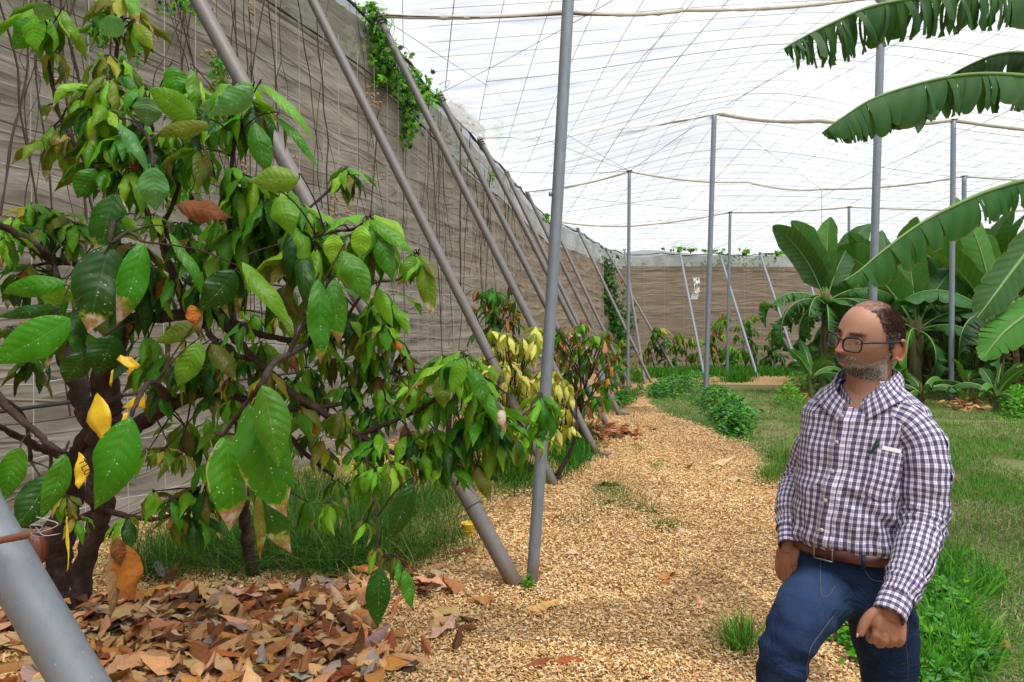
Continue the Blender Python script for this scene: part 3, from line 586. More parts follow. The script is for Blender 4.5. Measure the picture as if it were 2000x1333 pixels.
limb(mbT, [(492, 1135, 4.45, 14), (486, 1080, 4.4, 12), (478, 1000, 4.3, 11), (472, 900, 4.1, 9), (466, 800, 3.6, 8), (462, 770, 3.15, 7)])
mbL = MB(); mbTw = MB()
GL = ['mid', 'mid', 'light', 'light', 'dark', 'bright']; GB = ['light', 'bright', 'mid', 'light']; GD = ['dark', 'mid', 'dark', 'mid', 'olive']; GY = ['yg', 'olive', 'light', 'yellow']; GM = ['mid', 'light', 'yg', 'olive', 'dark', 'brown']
CL = [  # px, py, depth, leaf px, count, palette
 (92, 15, 3.2, 88, 7, GL), (75, 20, 3.1, 80, 3, GL), (105, 100, 3.2, 60, 3, GY), (98, 205, 3.2, 45, 2, GY), (108, 250, 3.2, 55, 3, GY), (98, 270, 3.3, 75, 3, GY), (140, 265, 3.2, 80, 2, ['yellow', 'olive']),
 (215, 30, 3.3, 65, 6, GL), (243, 0, 3.3, 85, 6, GY), (270, 40, 3.3, 75, 4, GY), (200, 40, 3.3, 55, 3, GB), (212, 110, 3.2, 75, 4, ['yellow', 'yg', 'olive']), (240, 120, 3.2, 55, 3, GL),
 (190, 175, 3.0, 75, 6, GB), (175, 215, 3.0, 80, 6, GL), (205, 215, 2.9, 75, 6, GB), (160, 190, 3.1, 60, 3, GB), (215, 155, 3.0, 80, 5, GY), (245, 150, 3.1, 60, 5, GL), (285, 175, 3.0, 65, 5, GB), (270, 240, 2.9, 70, 5, GL),
 (190, 270, 2.9, 80, 6, GL), (240, 270, 2.9, 85, 7, GL), (175, 320, 2.9, 70, 4, GD), (215, 330, 2.9, 70, 4, GD), (255, 330, 2.9, 90, 5, GL), (300, 290, 2.9, 75, 4, GL), (330, 260, 2.9, 70, 5, GB),
 (335, 150, 3.0, 60, 4, GL), (375, 160, 3.0, 75, 4, GB), (365, 200, 3.0, 70, 5, GL), (400, 230, 2.9, 80, 6, GL), (350, 300, 2.9, 80, 5, GD), (390, 290, 2.8, 80, 6, GD), (410, 240, 2.9, 60, 4, GB), (345, 330, 3.0, 80, 5, GL),
 (460, 165, 2.7, 75, 4, GB), (480, 190, 2.7, 85, 5, GL), (455, 230, 2.7, 75, 5, GL), (500, 215, 2.7, 85, 4, GD), (430, 180, 2.8, 60, 4, ['pale', 'bright']), (455, 330, 2.7, 80, 5, GL), (470, 370, 2.7, 75, 6, GL), (500, 350, 2.7, 90, 5, GB), (520, 390, 2.7, 90, 6, GD),
 (560, 380, 2.8, 90, 5, GL), (590, 400, 2.8, 80, 6, GB), (610, 420, 2.8, 75, 6, GL), (570, 440, 2.7, 100, 6, GL), (540, 450, 2.8, 100, 6, GD), (500, 440, 2.8, 90, 6, GD), (470, 450, 2.8, 95, 6, GL), (430, 430, 2.9, 80, 6, GB), (620, 480, 2.7, 110, 5, GL), (600, 500, 2.7, 110, 4, GD),
 (640, 440, 2.8, 60, 5, GB), (675, 330, 3.4, 62, 7, GL), (690, 345, 3.4, 55, 3, GD), (722, 428, 2.7, 90, 6, GL), (735, 440, 2.7, 100, 3, GB), (700, 460, 2.7, 70, 4, GL), (730, 470, 2.8, 95, 4, GD), (812, 497, 3.1, 62, 7, GL), (825, 505, 3.1, 75, 3, GY),
 (60, 400, 3.4, 60, 6, GY), (95, 410, 3.4, 60, 5, GL), (30, 430, 3.3, 60, 5, GL), (5, 450, 3.2, 70, 6, GL), (120, 420, 3.4, 60, 6, GM), (150, 440, 3.4, 60, 5, GB), (75, 450, 3.3, 60, 5, GD), (60, 520, 3.4, 60, 5, GM), (30, 540, 3.4, 70, 4, GD), (140, 470, 3.4, 60, 5, GL), (100, 530, 3.4, 60, 5, GM), (20, 640, 3.5, 55, 6, GD), (125, 560, 3.3, 65, 4, GL),
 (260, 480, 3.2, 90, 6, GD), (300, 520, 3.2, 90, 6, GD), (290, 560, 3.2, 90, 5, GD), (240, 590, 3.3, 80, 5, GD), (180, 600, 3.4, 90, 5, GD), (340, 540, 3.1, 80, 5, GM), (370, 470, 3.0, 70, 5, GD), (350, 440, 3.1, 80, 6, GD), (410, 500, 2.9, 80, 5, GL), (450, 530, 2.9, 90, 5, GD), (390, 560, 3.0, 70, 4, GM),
 (120, 640, 3.4, 90, 5, GD), (60, 700, 3.6, 70, 4, GD), (290, 690, 3.3, 80, 5, GM), (330, 700, 3.2, 70, 5, GM), (290, 660, 3.2, 60, 4, GL), (370, 700, 3.1, 80, 5, GL), (410, 720, 3.1, 80, 5, GM), (310, 760, 3.2, 70, 5, GD), (420, 770, 3.1, 60, 5, GD), (360, 830, 3.4, 70, 5, GY), (330, 870, 3.4, 60, 5, GD), (380, 860, 3.4, 60, 5, GD),
 (290, 880, 3.1, 50, 3, GY), (320, 880, 3.0, 45, 4, GY), (350, 890, 3.1, 50, 4, GY), (300, 960, 3.1, 50, 5, GY), (330, 980, 3.0, 60, 5, GL), (370, 960, 3.1, 70, 6, GL), (400, 950, 3.1, 70, 6, GD), (345, 1010, 3.0, 50, 4, GM), (420, 900, 3.1, 60, 5, GL), (130, 970, 3.2, 50, 5, GY), (150, 1010, 3.2, 45, 4, GY), (250, 1010, 3.1, 60, 4, GL), (380, 1000, 3.1, 80, 4, GD), (440, 960, 3.2, 60, 4, GY),
 (480, 480, 3.0, 90, 5, GD), (560, 560, 3.0, 80, 5, GD), (610, 600, 3.0, 70, 5, GM), (640, 560, 3.0, 80, 5, GD), (500, 620, 3.1, 55, 5, GB), (540, 620, 3.2, 50, 5, GY), (570, 690, 3.2, 50, 5, GM), (480, 700, 3.1, 60, 5, GL), (510, 720, 3.1, 55, 6, GM), (450, 740, 3.1, 60, 5, GY), (560, 740, 3.2, 50, 5, GL), (600, 720, 3.1, 60, 5, GL), (620, 760, 3.1, 60, 6, GD), (590, 770, 3.1, 60, 5, GL), (660, 700, 3.1, 60, 6, GM), (680, 620, 3.0, 70, 5, GL),
 (700, 640, 3.0, 60, 6, GM), (730, 600, 3.0, 80, 6, GB), (760, 580, 3.0, 80, 7, GL), (745, 640, 2.9, 70, 6, GB), (720, 680, 3.0, 70, 6, GL), (770, 660, 3.0, 60, 5, GY), (790, 690, 3.1, 55, 6, GM), (800, 730, 3.1, 55, 5, GY), (700, 720, 3.1, 60, 6, GD), (740, 740, 3.0, 55, 5, GM), (680, 760, 3.0, 60, 6, GL), (640, 690, 3.1, 60, 4, GY), (800, 760, 3.0, 60, 5, GB), (830, 770, 2.9, 70, 5, GL), (715, 800, 3.0, 60, 6, GL), (760, 790, 3.0, 60, 6, GD), (690, 830, 2.95, 60, 5, GL), (740, 850, 2.9, 60, 5, GM),
 (870, 700, 2.8, 80, 5, GL), (905, 690, 2.8, 88, 7, GL), (890, 705, 2.75, 85, 5, GB), (860, 725, 2.8, 75, 5, GY), (930, 740, 2.85, 80, 5, GL), (940, 770, 2.8, 85, 5, GL), (965, 800, 2.85, 80, 5, GL), (985, 820, 2.9, 75, 4, GL), (930, 810, 2.9, 90, 7, GL), (900, 830, 2.9, 85, 6, GD), (960, 840, 2.95, 85, 6, GL), (880, 860, 2.9, 80, 6, GD), (850, 780, 2.85, 65, 5, GL), (850, 840, 2.9, 70, 6, GB), (800, 850, 2.9, 70, 5, GL), (1000, 850, 3.0, 60, 4, GL), (920, 900, 2.95, 60, 5, GD), (985, 880, 3.0, 50, 4, GL),
 (1055, 770, 3.2, 75, 5, GL), (1060, 800, 3.2, 70, 4, GL), (1030, 850, 3.2, 65, 4, GB), (830, 880, 2.9, 75, 5, GL), (870, 900, 2.9, 70, 5, GL), (800, 900, 2.85, 65, 5, GD),
 (708, 905, 2.8, 55, 5, GB), (735, 915, 2.7, 55, 6, GB), (765, 905, 2.7, 60, 5, GB), (700, 930, 2.9, 50, 5, GL), (730, 950, 2.8, 50, 5, GL), (560, 860, 3.3, 50, 5, GL), (600, 850, 3.2, 55, 5, GM), (640, 880, 3.2, 50, 5, GL), (560, 930, 3.5, 40, 4, GL), (600, 980, 3.4, 60, 3, GL), (640, 820, 3.1, 55, 5, GL), (660, 940, 3.3, 50, 4, GL), (520, 900, 3.3, 55, 4, GM),
 (735, 1070, 2.5, 45, 3, GY), (775, 1085, 2.5, 55, 3, GM), (715, 1020, 2.7, 45, 3, GY)]
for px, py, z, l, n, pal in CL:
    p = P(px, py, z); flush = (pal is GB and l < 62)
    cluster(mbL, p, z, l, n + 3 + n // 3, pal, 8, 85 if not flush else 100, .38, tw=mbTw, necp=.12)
    d = np.linalg.norm(np.array(skel) - p, axis=1); j = int(np.argmin(d))
    if .03 < d[j] < 1.2:
        q = skel[j]; m = (p + q) / 2 + [0, 0, .06 * d[j]] + rng.normal(size=3) * .04 * d[j]
        tube(mbTw, [q, m, p], [.005, .0038, .0028], 6, n=9, cap=False)
sk = np.array(skel); cand = sk[(sk[:, 1] < 3.35) & (sk[:, 1] > 2.2) & (sk[:, 2] > .75)]
for k in range(48):
    p = cand[rng.integers(len(cand))] + rng.normal(size=3) * [.13, .10, .10]; px = 1000 + p[0] / p[1] * F; py = 650 - (p[2] - HC) / p[1] * F
    if px > 880 or py < 300: continue
    if px > 560 and py < 560: continue
    if 110 < px < 320 and 620 < py < 980: continue
    cluster(mbL, p, p[1], rng.uniform(52, 80), rng.integers(4, 8), [GL, GB, GM, GB, GY, GB][rng.integers(6)], 8, 70, .36, tw=mbTw, necp=.15)
# individually placed large leaves: base px, tip px, width px, depth, colour, dryness, tip depth offset, lateral facing
HERO = [(487, 788, 548, 1018, 94, 1.75, 'mid', .62, .02, .1), (512, 752, 560, 905, 66, 1.70, 'mid', .10, -.02, -.1), (436, 852, 463, 1036, 76, 1.8, 'mid', .95, 0, .1), (257, 815, 191, 1002, 80, 1.8, 'mid', .30, -.02, -.15), (126, 886, 100, 1012, 40, 1.9, 'mid', 0, 0, .5), (98, 926, 40, 1044, 60, 1.95, 'dark', 0, -.05, 0), (40, 874, -6, 978, 46, 1.9, 'mid', 0, 0, .2), (138, 622, -14, 716, 66, 2.2, 'mid', 0, -.1, 0), (214, 478, 170, 650, 88, 2.3, 'dark', .55, -.05, .1), (228, 378, 186, 506, 62, 2.5, 'dark', .6, 0, .1), (281, 473, 228, 637, 52, 2.3, 'mid', .7, -.03, .3), (300, 326, 300, 414, 50, 2.3, 'pale', 0, .05, 0), (740, 1110, 738, 1230, 47, 2.4, 'dark', .1, 0, 0), (789, 1114, 808, 1192, 26, 2.45, 'mid', 0, 0, .5), (806, 945, 760, 1060, 44, 2.4, 'dark', 0, 0, .3), (621, 545, 620, 712, 44, 2.3, 'mid', .5, 0, .2), (652, 545, 660, 676, 40, 2.35, 'mid', .6, 0, -.1), (670, 490, 722, 592, 48, 2.3, 'mid', .15, 0, .1), (654, 458, 650, 514, 36, 2.4, 'bright', 0, .04, 0), (708, 440, 703, 507, 36, 2.5, 'bright', 0, .04, .1), (546, 383, 568, 461, 52, 2.4, 'light', .08, 0, 0), (585, 350, 488, 350, 50, 2.45, 'yg', 0, 0, 0), (508, 165, 612, 276, 22, 2.6, 'light', 0, 0, .3), (540, 228, 626, 332, 17, 2.6, 'mid', 0, 0, .6), (495, 170, 420, 232, 46, 2.5, 'pale', 0, 0, 0), (498, 240, 520, 342, 42, 2.5, 'mid', .15, 0, .1), (383, 235, 290, 166, 48, 2.5, 'light', 0, 0, 0), (408, 242, 296, 262, 30, 2.5, 'yg', 0, 0, 0), (374, 135, 390, 225, 28, 2.7, 'light', 0, 0, .3), (333, 130, 352, 192, 42, 2.7, 'mid', 0, .04, 0), (290, 190, 285, 248, 46, 2.6, 'pale', .05, .04, 0), (820, 498, 852, 620, 34, 3.05, 'yg', .45, 0, .1), (808, 500, 792, 552, 30, 3.0, 'light', 0, 0, 0), (473, 512, 566, 642, 34, 2.5, 'light', 0, 0, .3), (459, 528, 398, 612, 56, 2.5, 'dark', 0, 0, .1), (392, 668, 350, 758, 44, 2.5, 'light', 0, 0, .1), (330, 455, 400, 606, 22, 2.5, 'mid', 0, 0, .7), (385, 636, 300, 668, 34, 2.6, 'yg', 0, 0, 0), (412, 672, 462, 745, 40, 2.7, 'olive', .1, 0, .1), (720, 430, 806, 500, 26, 2.6, 'light', 0, 0, .4), (735, 455, 772, 548, 40, 2.6, 'mid', .1, 0, .3), (232, 240, 292, 335, 30, 2.5, 'pale', 0, 0, .3), (120, 600, -10, 618, 26, 2.6, 'dark', 0, 0, 0), (130, 552, 0, 575, 40, 2.5, 'mid', 0, 0, -.5), (165, 690, 125, 750, 48, 3.0, 'dark', 0, 0, .3), (222, 655, 188, 735, 60, 3.0, 'dark', 0, 0, 0), (115, 555, 90, 600, 58, 3.0, 'light', 0, .05, 0), (262, 430, 232, 462, 60, 2.5, 'light', .0, .04, 0), (186, 330, 150, 388, 42, 2.8, 'mid', 0, 0, 0), (82, 40, 15, 90, 44, 3.0, 'mid', 0, 0, .1), (70, 30, 65, 100, 44, 2.95, 'light', 0, 0, 0), (95, 8, 75, 42, 34, 2.9, 'pale', 0, .04, 0), (122, 20, 140, 76, 18, 3, 'light', 0, 0, .4), (240, 40, 195, 68, 36, 3.1, 'pale', 0, .04, 0), (262, 45, 298, 95, 26, 3.1, 'yg', 0, 0, .2), (498, 900, 555, 1090, 62, 2.1, 'dark', .5, .05, .2), (505, 960, 515, 1095, 22, 2.1, 'olive', .6, 0, .3), (930, 910, 952, 985, 26, 2.9, 'olive', .5, 0, .2), (735, 560, 765, 640, 30, 2.9, 'bright', 0, 0, 0), (762, 640, 772, 680, 24, 2.9, 'bright', 0, .03, 0), (858, 735, 868, 800, 34, 2.7, 'yg', 0, 0, 0), (905, 700, 880, 770, 32, 2.6, 'light', 0, 0, 0), (925, 720, 955, 800, 34, 2.6, 'mid', 0, 0, .2)]
def camn(p, side=0.0, upf=.35): # a normal that faces the viewer, tipped up and sideways
    return nrm(np.array([0, 0, HC]) - p) + np.array([side, 0, upf])
for q in ([(420, 846, 1.82, 3), (438, 846, 1.8, 4), (487, 782, 1.76, 5), (512, 748, 1.72, 6), (540, 705, 1.95, 6), (570, 690, 2.4, 6), (605, 668, 3.0, 6)], [(257, 812, 1.82, 4), (275, 770, 1.95, 5), (300, 748, 2.4, 6), (330, 780, 3.3, 9)], [(-30, 745, 2.0, 8), (10, 790, 1.97, 8), (60, 835, 1.94, 7), (98, 870, 1.92, 6), (126, 884, 1.9, 4)], [(100, 872, 1.92, 4), (98, 924, 1.95, 3)], [(300, 326, 2.3, 3), (290, 270, 2.5, 4), (262, 240, 2.9, 5)], [(281, 473, 2.3, 3), (250, 455, 2.35, 4), (214, 474, 2.3, 4), (225, 420, 2.6, 6), (226, 400, 3.2, 6)]):
    limb(mbTw, q)
skel = np.array(skel)
for i, (bx, by, tx, ty, w, z, c, nec, dz, sd) in enumerate(HERO):
    b = P(bx, by, z); t = P(tx, ty, z + dz - .02); leaf(mbL, b, t, w * z / F * 1.12, camn(b, sd + rng.normal() * .3, .25 + rng.normal() * .15), rng.uniform(.02, .12), rng.uniform(.1, .4), .06, vary(PAL[c], .22), nec, 20, 8, mi=1, curl=rng.uniform(.0, .14), twist=rng.normal() * .35)
    d = np.linalg.norm(skel - b, axis=1); q = skel[int(np.argmin(d))]
    if d.min() < .4: tube(mbTw, [b, b + [0, .01, .02], (b + q) / 2 + [0, .02, .03], q], [.002, .0024, .003, .004], 6, n=10, cap=False)
    else: tube(mbTw, [b, b + [.004, .02, .05], b + [.01, .06, .13]], [.0022, .0026, .003], 6, n=6, cap=False)
DEAD = [(345, 402, 452, 418, 44, 2.6, 'brown', 0), (222, 1058, 236, 1205, 30, 2.9, 'tan', .3), (238, 1062, 262, 1178, 50, 2.9, 'orange', 0), (228, 1050, 234, 1108, 26, 2.85, 'brown', 0), (748, 640, 768, 672, 22, 2.9, 'brown', .1), (764, 668, 790, 682, 14, 2.9, 'orange', 0), (585, 800, 622, 850, 30, 2.9, 'orange', 0), (372, 596, 388, 640, 26, 2.5, 'orange', 0), (790, 830, 800, 905, 26, 3.0, 'brown', 0), (720, 700, 700, 730, 24, 3.1, 'brown', 0), (738, 860, 742, 880, 20, 3, 'brown', 0), (500, 260, 530, 270, 4, 2.5, 'brown', 0), (95, 628, 25, 645, 26, 3.2, 'tan', 0), (290, 280, 300, 310, 28, 2.9, 'red', 0), (270, 310, 262, 340, 20, 2.9, 'red', 0), (600, 730, 622, 760, 20, 3.1, 'tan', 0)]
for bx, by, tx, ty, w, z, c, sd in DEAD:
    m = MB(); b = P(bx, by, z); leaf(m, b, P(tx, ty, z), w * z / F * 1.2, camn(b, sd), .08, .45, .16, vary(PAL[c], .1), 0, 14, 6, curl=.12, twist=.4); o = m.build("dead_leaf", M['dry_leaf'], ct)
mbT.build("trunk", M['bark'], ct); mbB.build("branch", M['bark'], ct); mbTw.build("twigs", M['bark'], ct)
mbL.build("crown", [M['leaf'], M['leaf_hero'], M['dry_leaf']], ct)
# cacao pod behind the near pipe
m = MB(); c = P(72, 1075, 3.1); n = 14; zz = np.linspace(-1, 1, n); a = np.linspace(0, 6.283, 30, endpoint=False)
rr = np.sqrt(np.clip(1 - zz ** 2, 0, 1))[:, None] * (.042 + .005 * np.cos(a * 10)[None]); V = np.stack([c[0] + rr * np.cos(a), c[1] + rr * np.sin(a), c[2] + np.repeat(zz[:, None] * .075, 30, 1)], -1)
m.add(V, grid_faces(n, 30, True)); M['pod'] = simple("pod_skin", (.13, .035, .018), .5, nscale=12); m.build("cacao_pod", M['pod'], ct)
# yellow tape on the trunk
def tape_mat():
    t = NT("yellow_tape"); o = t.obj(); return t.done(t.pbr(t.mix(t.noise(30, 3, .5, o), (.80, .52, .02, 1), (.88, .62, .04, 1)), .45, 0, t.bump(t.noise(25, 3, .5, o), .4, .01)))
M['tape'] = tape_mat()
tp = empty("marking_tape", P(215, 820, 3.3)); tag(tp, "yellow marking tape knotted and wound around the dark cacao trunk", "tape")
def tape(pts, name="ribbon", z=3.02, jit=.02):
    pts3 = [P(x, y, z + rng.uniform(-jit, jit)) for x, y in pts]; k = len(pts3) // 2; a = curve(pts3[:k], 9); b = curve(pts3[k:][::-1], 9)
    V = np.stack([a * (1 - t) + b * t for t in np.linspace(0, 1, 5)], 1); V[:, :, 1] += .006 * np.sin(np.arange(9) * 1.3)[:, None]
    m = MB(); m.add(V, grid_faces(9, 5)); o = m.build(name, M['tape'], tp); s = o.modifiers.new("thick", 'SOLIDIFY'); s.thickness = .001; return o
tape([(190, 768), (215, 800), (217, 825), (202, 880), (200, 876), (190, 850), (169, 818), (186, 772)])
tape([(216, 695), (240, 712), (262, 722), (276, 714), (258, 698), (240, 696), (228, 684), (222, 690)])
tape([(224, 672), (228, 690), (232, 705), (220, 702), (216, 690), (220, 680)]); tape([(252, 720), (262, 722), (250, 736), (249, 730)])
tape([(239, 796), (262, 778), (284, 764), (285, 798), (262, 798), (240, 798)]); tape([(243, 806), (252, 806), (240, 840), (232, 840)])
tape([(218, 725), (222, 722), (218, 755), (214, 752)]); tape([(130, 1010), (133, 1020), (135, 1110), (132, 1116), (130, 1060), (128, 1020)])
tg = tape([(154, 883), (168, 900), (175, 922), (155, 955), (148, 946), (145, 930), (149, 905), (153, 885)], "tag", 3.0, 0)
fc = bpy.data.curves.new("tag_writing", 'FONT'); fc.body = "TL002"; fc.size = .047; fc.extrude = .0004; fo = bpy.data.objects.new("writing", fc)
dg = bpy.context.evaluated_depsgraph_get(); COL.objects.link(fo); dg.update(); me = bpy.data.meshes.new_from_object(fo.evaluated_get(bpy.context.evaluated_depsgraph_get())); bpy.data.objects.remove(fo)
fo = bpy.data.objects.new("writing", me); COL.objects.link(fo); me.materials.append(M['black_plastic'])
X_ = nrm([.50, -.1, -.86]); Z_ = np.array([0, -1., 0]); Y_ = np.cross(Z_, X_); mm = Matrix.Identity(4)
for i in range(3): mm[i][0] = X_[i]; mm[i][1] = Y_[i]; mm[i][2] = Z_[i]; mm[i][3] = (P(152, 901, 2.985) + np.array([0, 0, .0]))[i]
me.transform(mm); fo.parent = tp; fo.matrix_parent_inverse = Matrix.Translation(-Vector(tp.location))

# ------------------------------------------------------------------ generic shrubs
def cacao_shrub(base, h, spread, ncl, pal, label, lpal=None, L=.18, group=None, nv=6, per=6, necp=.2, stems=2, low=.25, name="cacao_shrub", cat="shrub"):
    o = empty(name, base); tag(o, label, cat, group); mS = MB(); mC = MB(); mT_ = MB(); base = np.asarray(base, float)
    for k in range(stems): 
        e = base + [rng.normal() * spread * .3, rng.normal() * spread * .25, h * .8]; tube(mS, [base + rng.normal(size=3) * [.04, .04, 0], (base + e) / 2 + rng.normal(size=3) * .06 * h, e], [.022 + .006 * h, .016, .007], 8, n=14, bump=.06)
    for k in range(ncl):
        f = low + (1 - low) * (k + rng.random()) / ncl; ph = rng.uniform(0, 6.28); rr = spread * math.sqrt(rng.random()) * (1.15 - .45 * f)
        p = base + [rr * math.cos(ph), rr * math.sin(ph), h * f]; q = base + [0, 0, max(.15, h * f * .7)] + (p - base) * [.3, .3, 0]
        tube(mT_, [q, (p + q) / 2 + [0, 0, .05], p], [.008, .006, .004], 5, n=6, cap=False)
        cluster(mC, p, 1, 1, per, pal if lpal is None else list(pal) * 3 + list(lpal) * 2, 8, 80, .40, nv, 4, L=L * rng.uniform(.8, 1.2), necp=necp)
    mS.build("trunk", M['bark'], o); mT_.build("twigs", M['bark'], o); mC.build("crown", [M['leaf'], M['leaf_hero'], M['dry_leaf']], o); return o
cacao_shrub(P(998, 835, 7.4) * [1, 1, 0], 1.66, .56, 62, ['lemon', 'lemon', 'yellow', 'lemon', 'yg'], "cacao shrub with pale yellow leaves between the two nearest leaning pipes", L=.22, necp=.1)
cacao_shrub(P(1088, 790, 7.2) * [1, 1, 0], 1.22, .30, 20, ['lemon', 'yellow'], "small shrub with lemon yellow drooping leaves just right of the tall galvanised post", L=.17, low=.45)
cacao_shrub(P(965, 760, 10.8) * [1, 1, 0], 2.35, .60, 46, GD, "dark green cacao shrub against the brown wall behind the yellow shrub", ['orange', 'brown'], L=.26, low=.4)
cacao_shrub(P(1140, 845, 9.9) * [1, 1, 0], 1.75, .60, 54, ['mid', 'dark', 'olive', 'mid', 'light'], "cacao shrub with mixed green, orange and brown leaves right of the galvanised post", ['brown', 'orange', 'tan'], L=.22, low=.3)
cacao_shrub(P(1105, 830, 10.6) * [1, 1, 0], 1.6, .45, 26, ['mid', 'dark', 'brown'], "leafy cacao shrub half hidden behind the tall galvanised post", ['brown', 'red'], L=.22, low=.3)
cacao_shrub(P(880, 800, 8.6) * [1, 1, 0], 1.05, .55, 22, ['dark', 'mid', 'olive', 'brown'], "thin brown and dark leaved shrub at the wall foot left of the yellow shrub", ['brown', 'red', 'orange'], L=.13, low=.1)
cacao_shrub(P(1185, 765, 15.5) * [1, 1, 0], 1.0, .6, 14, ['mid', 'dark', 'light', 'yg'], "low green shrub beside the narrow part of the path", L=.15, low=.1)
cacao_shrub(P(1215, 742, 21) * [1, 1, 0], 1.5, .7, 16, ['yg', 'yellow', 'light'], "yellowish shrub by the wall beyond the prop pipes", L=.22, low=.2)
for px, h, pal, lp, lb in ((1282, 1.9, ['dark', 'mid'], ['yellow'], "dark shrub with a pale skirt of leaves, leftmost at the far wall"), (1341, 1.6, ['mid', 'yg'], ['yellow'], "small yellow topped shrub in front of the far wall below the plastic bag"), (1400, 2.4, ['mid', 'light'], ['orange', 'brown'], "shrub with a reddish brown tip at the far wall by the long post"), (1432, 1.1, ['light', 'mid'], None, "low light green shrub between the two posts at the far wall"), (1462, 2.3, ['dark', 'mid', 'yg'], ['yg'], "full rounded green shrub crossed by a pale leaning pipe at the far wall"), (1512, 1.7, ['dark', 'mid'], None, "open dark shrub in front of the far wall near the banana plants")):
    b = P(px, 732, 27.0) * [1, 1, 0]; cacao_shrub(b, h, .55, 14, pal, lb, lp, L=.42, group="shrubs along the far wall", nv=5, low=.25, stems=1)
# ------------------------------------------------------------------ climbing vines
def vine(blobs, label, lsz=.045, cols=('mid', 'light', 'dark', 'light'), stem=True, off=.25, depth=None):
    o = empty("climbing_vine", P(blobs[0][0], blobs[0][1], depth or wall_depth(blobs[0][0]) - off)); tag(o, label, "vine"); mF = MB(); mS = MB()
    for cx, cy, rx, ry, n in blobs:
        z0 = depth or wall_depth(cx) - off; prev = None
        for k in range(max(2, n // 18)):
            q0 = P(cx + rng.normal() * rx * .5, cy - ry * .9, z0); q1 = P(cx + rng.normal() * rx * .7, cy + ry * rng.uniform(.4, 1.2), z0)
            tube(mS, [q0, (q0 + q1) / 2 + rng.normal(size=3) * .12, q1], [.004, .004, .002], 4, n=14, cap=False)
        for k in range(n):
            a, b = rng.normal(size=2) * .5; z = z0 + rng.normal() * .13; p = P(cx + a * rx, cy + b * ry, z); d0 = rng.normal(size=3) + [0, -.2, -.6]; sz = lsz * rng.uniform(.6, 1.3); c = vary(PAL[cols[rng.integers(len(cols))]], .3)
            for j in (-1, 0, 1):
                d = nrm(d0 + np.cross(nrm(d0), [0, -1, 0]) * j * 1.1); leaf(mF, p, p + d * sz, sz * .5, [rng.normal() * .4, -1, .5], .08, .2, 0, c, 0, 3, 2, prof_lance)
    if mS.n: mS.build("stem", M['green_stem'], o)
    mF.build("foliage", M['small_leaf'], o); return o
vine([(735, 60, 26, 60, 160), (750, 130, 42, 40, 230), (775, 160, 56, 24, 260), (800, 200, 36, 32, 220), (825, 185, 30, 22, 130), (795, 250, 22, 34, 90), (720, 10, 25, 15, 60), (770, 100, 25, 25, 40), (740, 100, 20, 50, 60)], "thick green climbing vine tumbling over the wall top at the third and fourth leaning pipes", .075)
vine([(972, 250, 14, 22, 45), (985, 290, 18, 16, 60), (1000, 312, 16, 8, 30), (962, 345, 8, 22, 25), (975, 275, 10, 30, 30)], "small green climbing vine sprig above the fifth leaning pipe top", .06)
vine([(1185, 560, 22, 60, 260), (1195, 620, 30, 50, 380), (1212, 660, 24, 40, 220), (1205, 700, 22, 20, 80), (1185, 520, 12, 25, 40), (1235, 625, 12, 30, 30)], "dark green climbing vine covering the far left corner of the cloth wall", .13, ('dark', 'mid', 'dark'))
vine([(345, 12, 55, 18, 70), (395, 25, 25, 15, 25), (205, 25, 30, 30, 50), (190, 70, 18, 22, 30), (260, 100, 30, 18, 30), (240, 130, 20, 20, 20)], "fine leaved green creeper on the cloth wall at the top left", .035, off=.3)
vine([(425, 170, 18, 50, 70), (415, 250, 18, 50, 70), (430, 130, 14, 20, 30), (350, 380, 35, 30, 70), (400, 330, 25, 30, 50)], "wilted crinkled vine hanging beside the second leaning pipe behind the cacao leaves", .05, ('yg', 'mid', 'pale'), off=.4)
vine([(1066, 425, 8, 12, 30)], "little green vine tuft on the wall top beside the tall galvanised post", .10)
# foliage outside, seen through and above the clear strip on the back wall
def hedge():
    mF = MB(); 
    for k in range(2600):
        x = rng.uniform(4.2, 21); y = 31.6 + rng.random() * 1.2; top = 4.3 + 1.5 * vnoise(x * .7, 0, 5); z = top * rng.random() ** .35 + .1
        if z < 2.5: continue
        p = np.array([x, y, z]); d = nrm(rng.normal(size=3) + [0, 0, -.3]); s = rng.uniform(.12, .3); leaf(mF, p, p + d * s, s * .45, [rng.normal() * .5, -1, .4], .1, .2, 0, vary(PAL[('mid', 'light', 'olive', 'dark')[rng.integers(4)]], .3), 0, 2, 2, prof_lance)
    for k in range(1500):
        s = rng.uniform(5, 22); x, y, h, nx, ny = wall_at(s); top = h - .1 + .45 * vnoise(s * .8, 3, 6); z = top - rng.random() ** 1.5 * 1.1; x = x - nx * rng.uniform(.25, .7); y = y - ny * rng.uniform(.25, .7)
        p = np.array([float(x), float(y), float(z)]); d = nrm(rng.normal(size=3) + [0, 0, -.3]); sz = rng.uniform(.06, .13); leaf(mF, p, p + d * sz, sz * .5, rng.normal(size=3), .1, .2, 0, vary(PAL[('mid', 'light', 'olive')[rng.integers(3)]], .3), 0, 2, 2, prof_lance)
    tag(mF.build("outside_foliage", M['small_leaf']), "green growth outside the garden showing through the clear strip at the wall top", "foliage", kind='stuff')
hedge()
vine([(1330, 480, 25, 10, 50), (1355, 484, 15, 7, 30), (1455, 490, 12, 8, 30), (1400, 488, 30, 5, 30), (1520, 495, 20, 6, 30)], "green creeper sprigs along the top edge of the back wall", .14, depth=30.2)
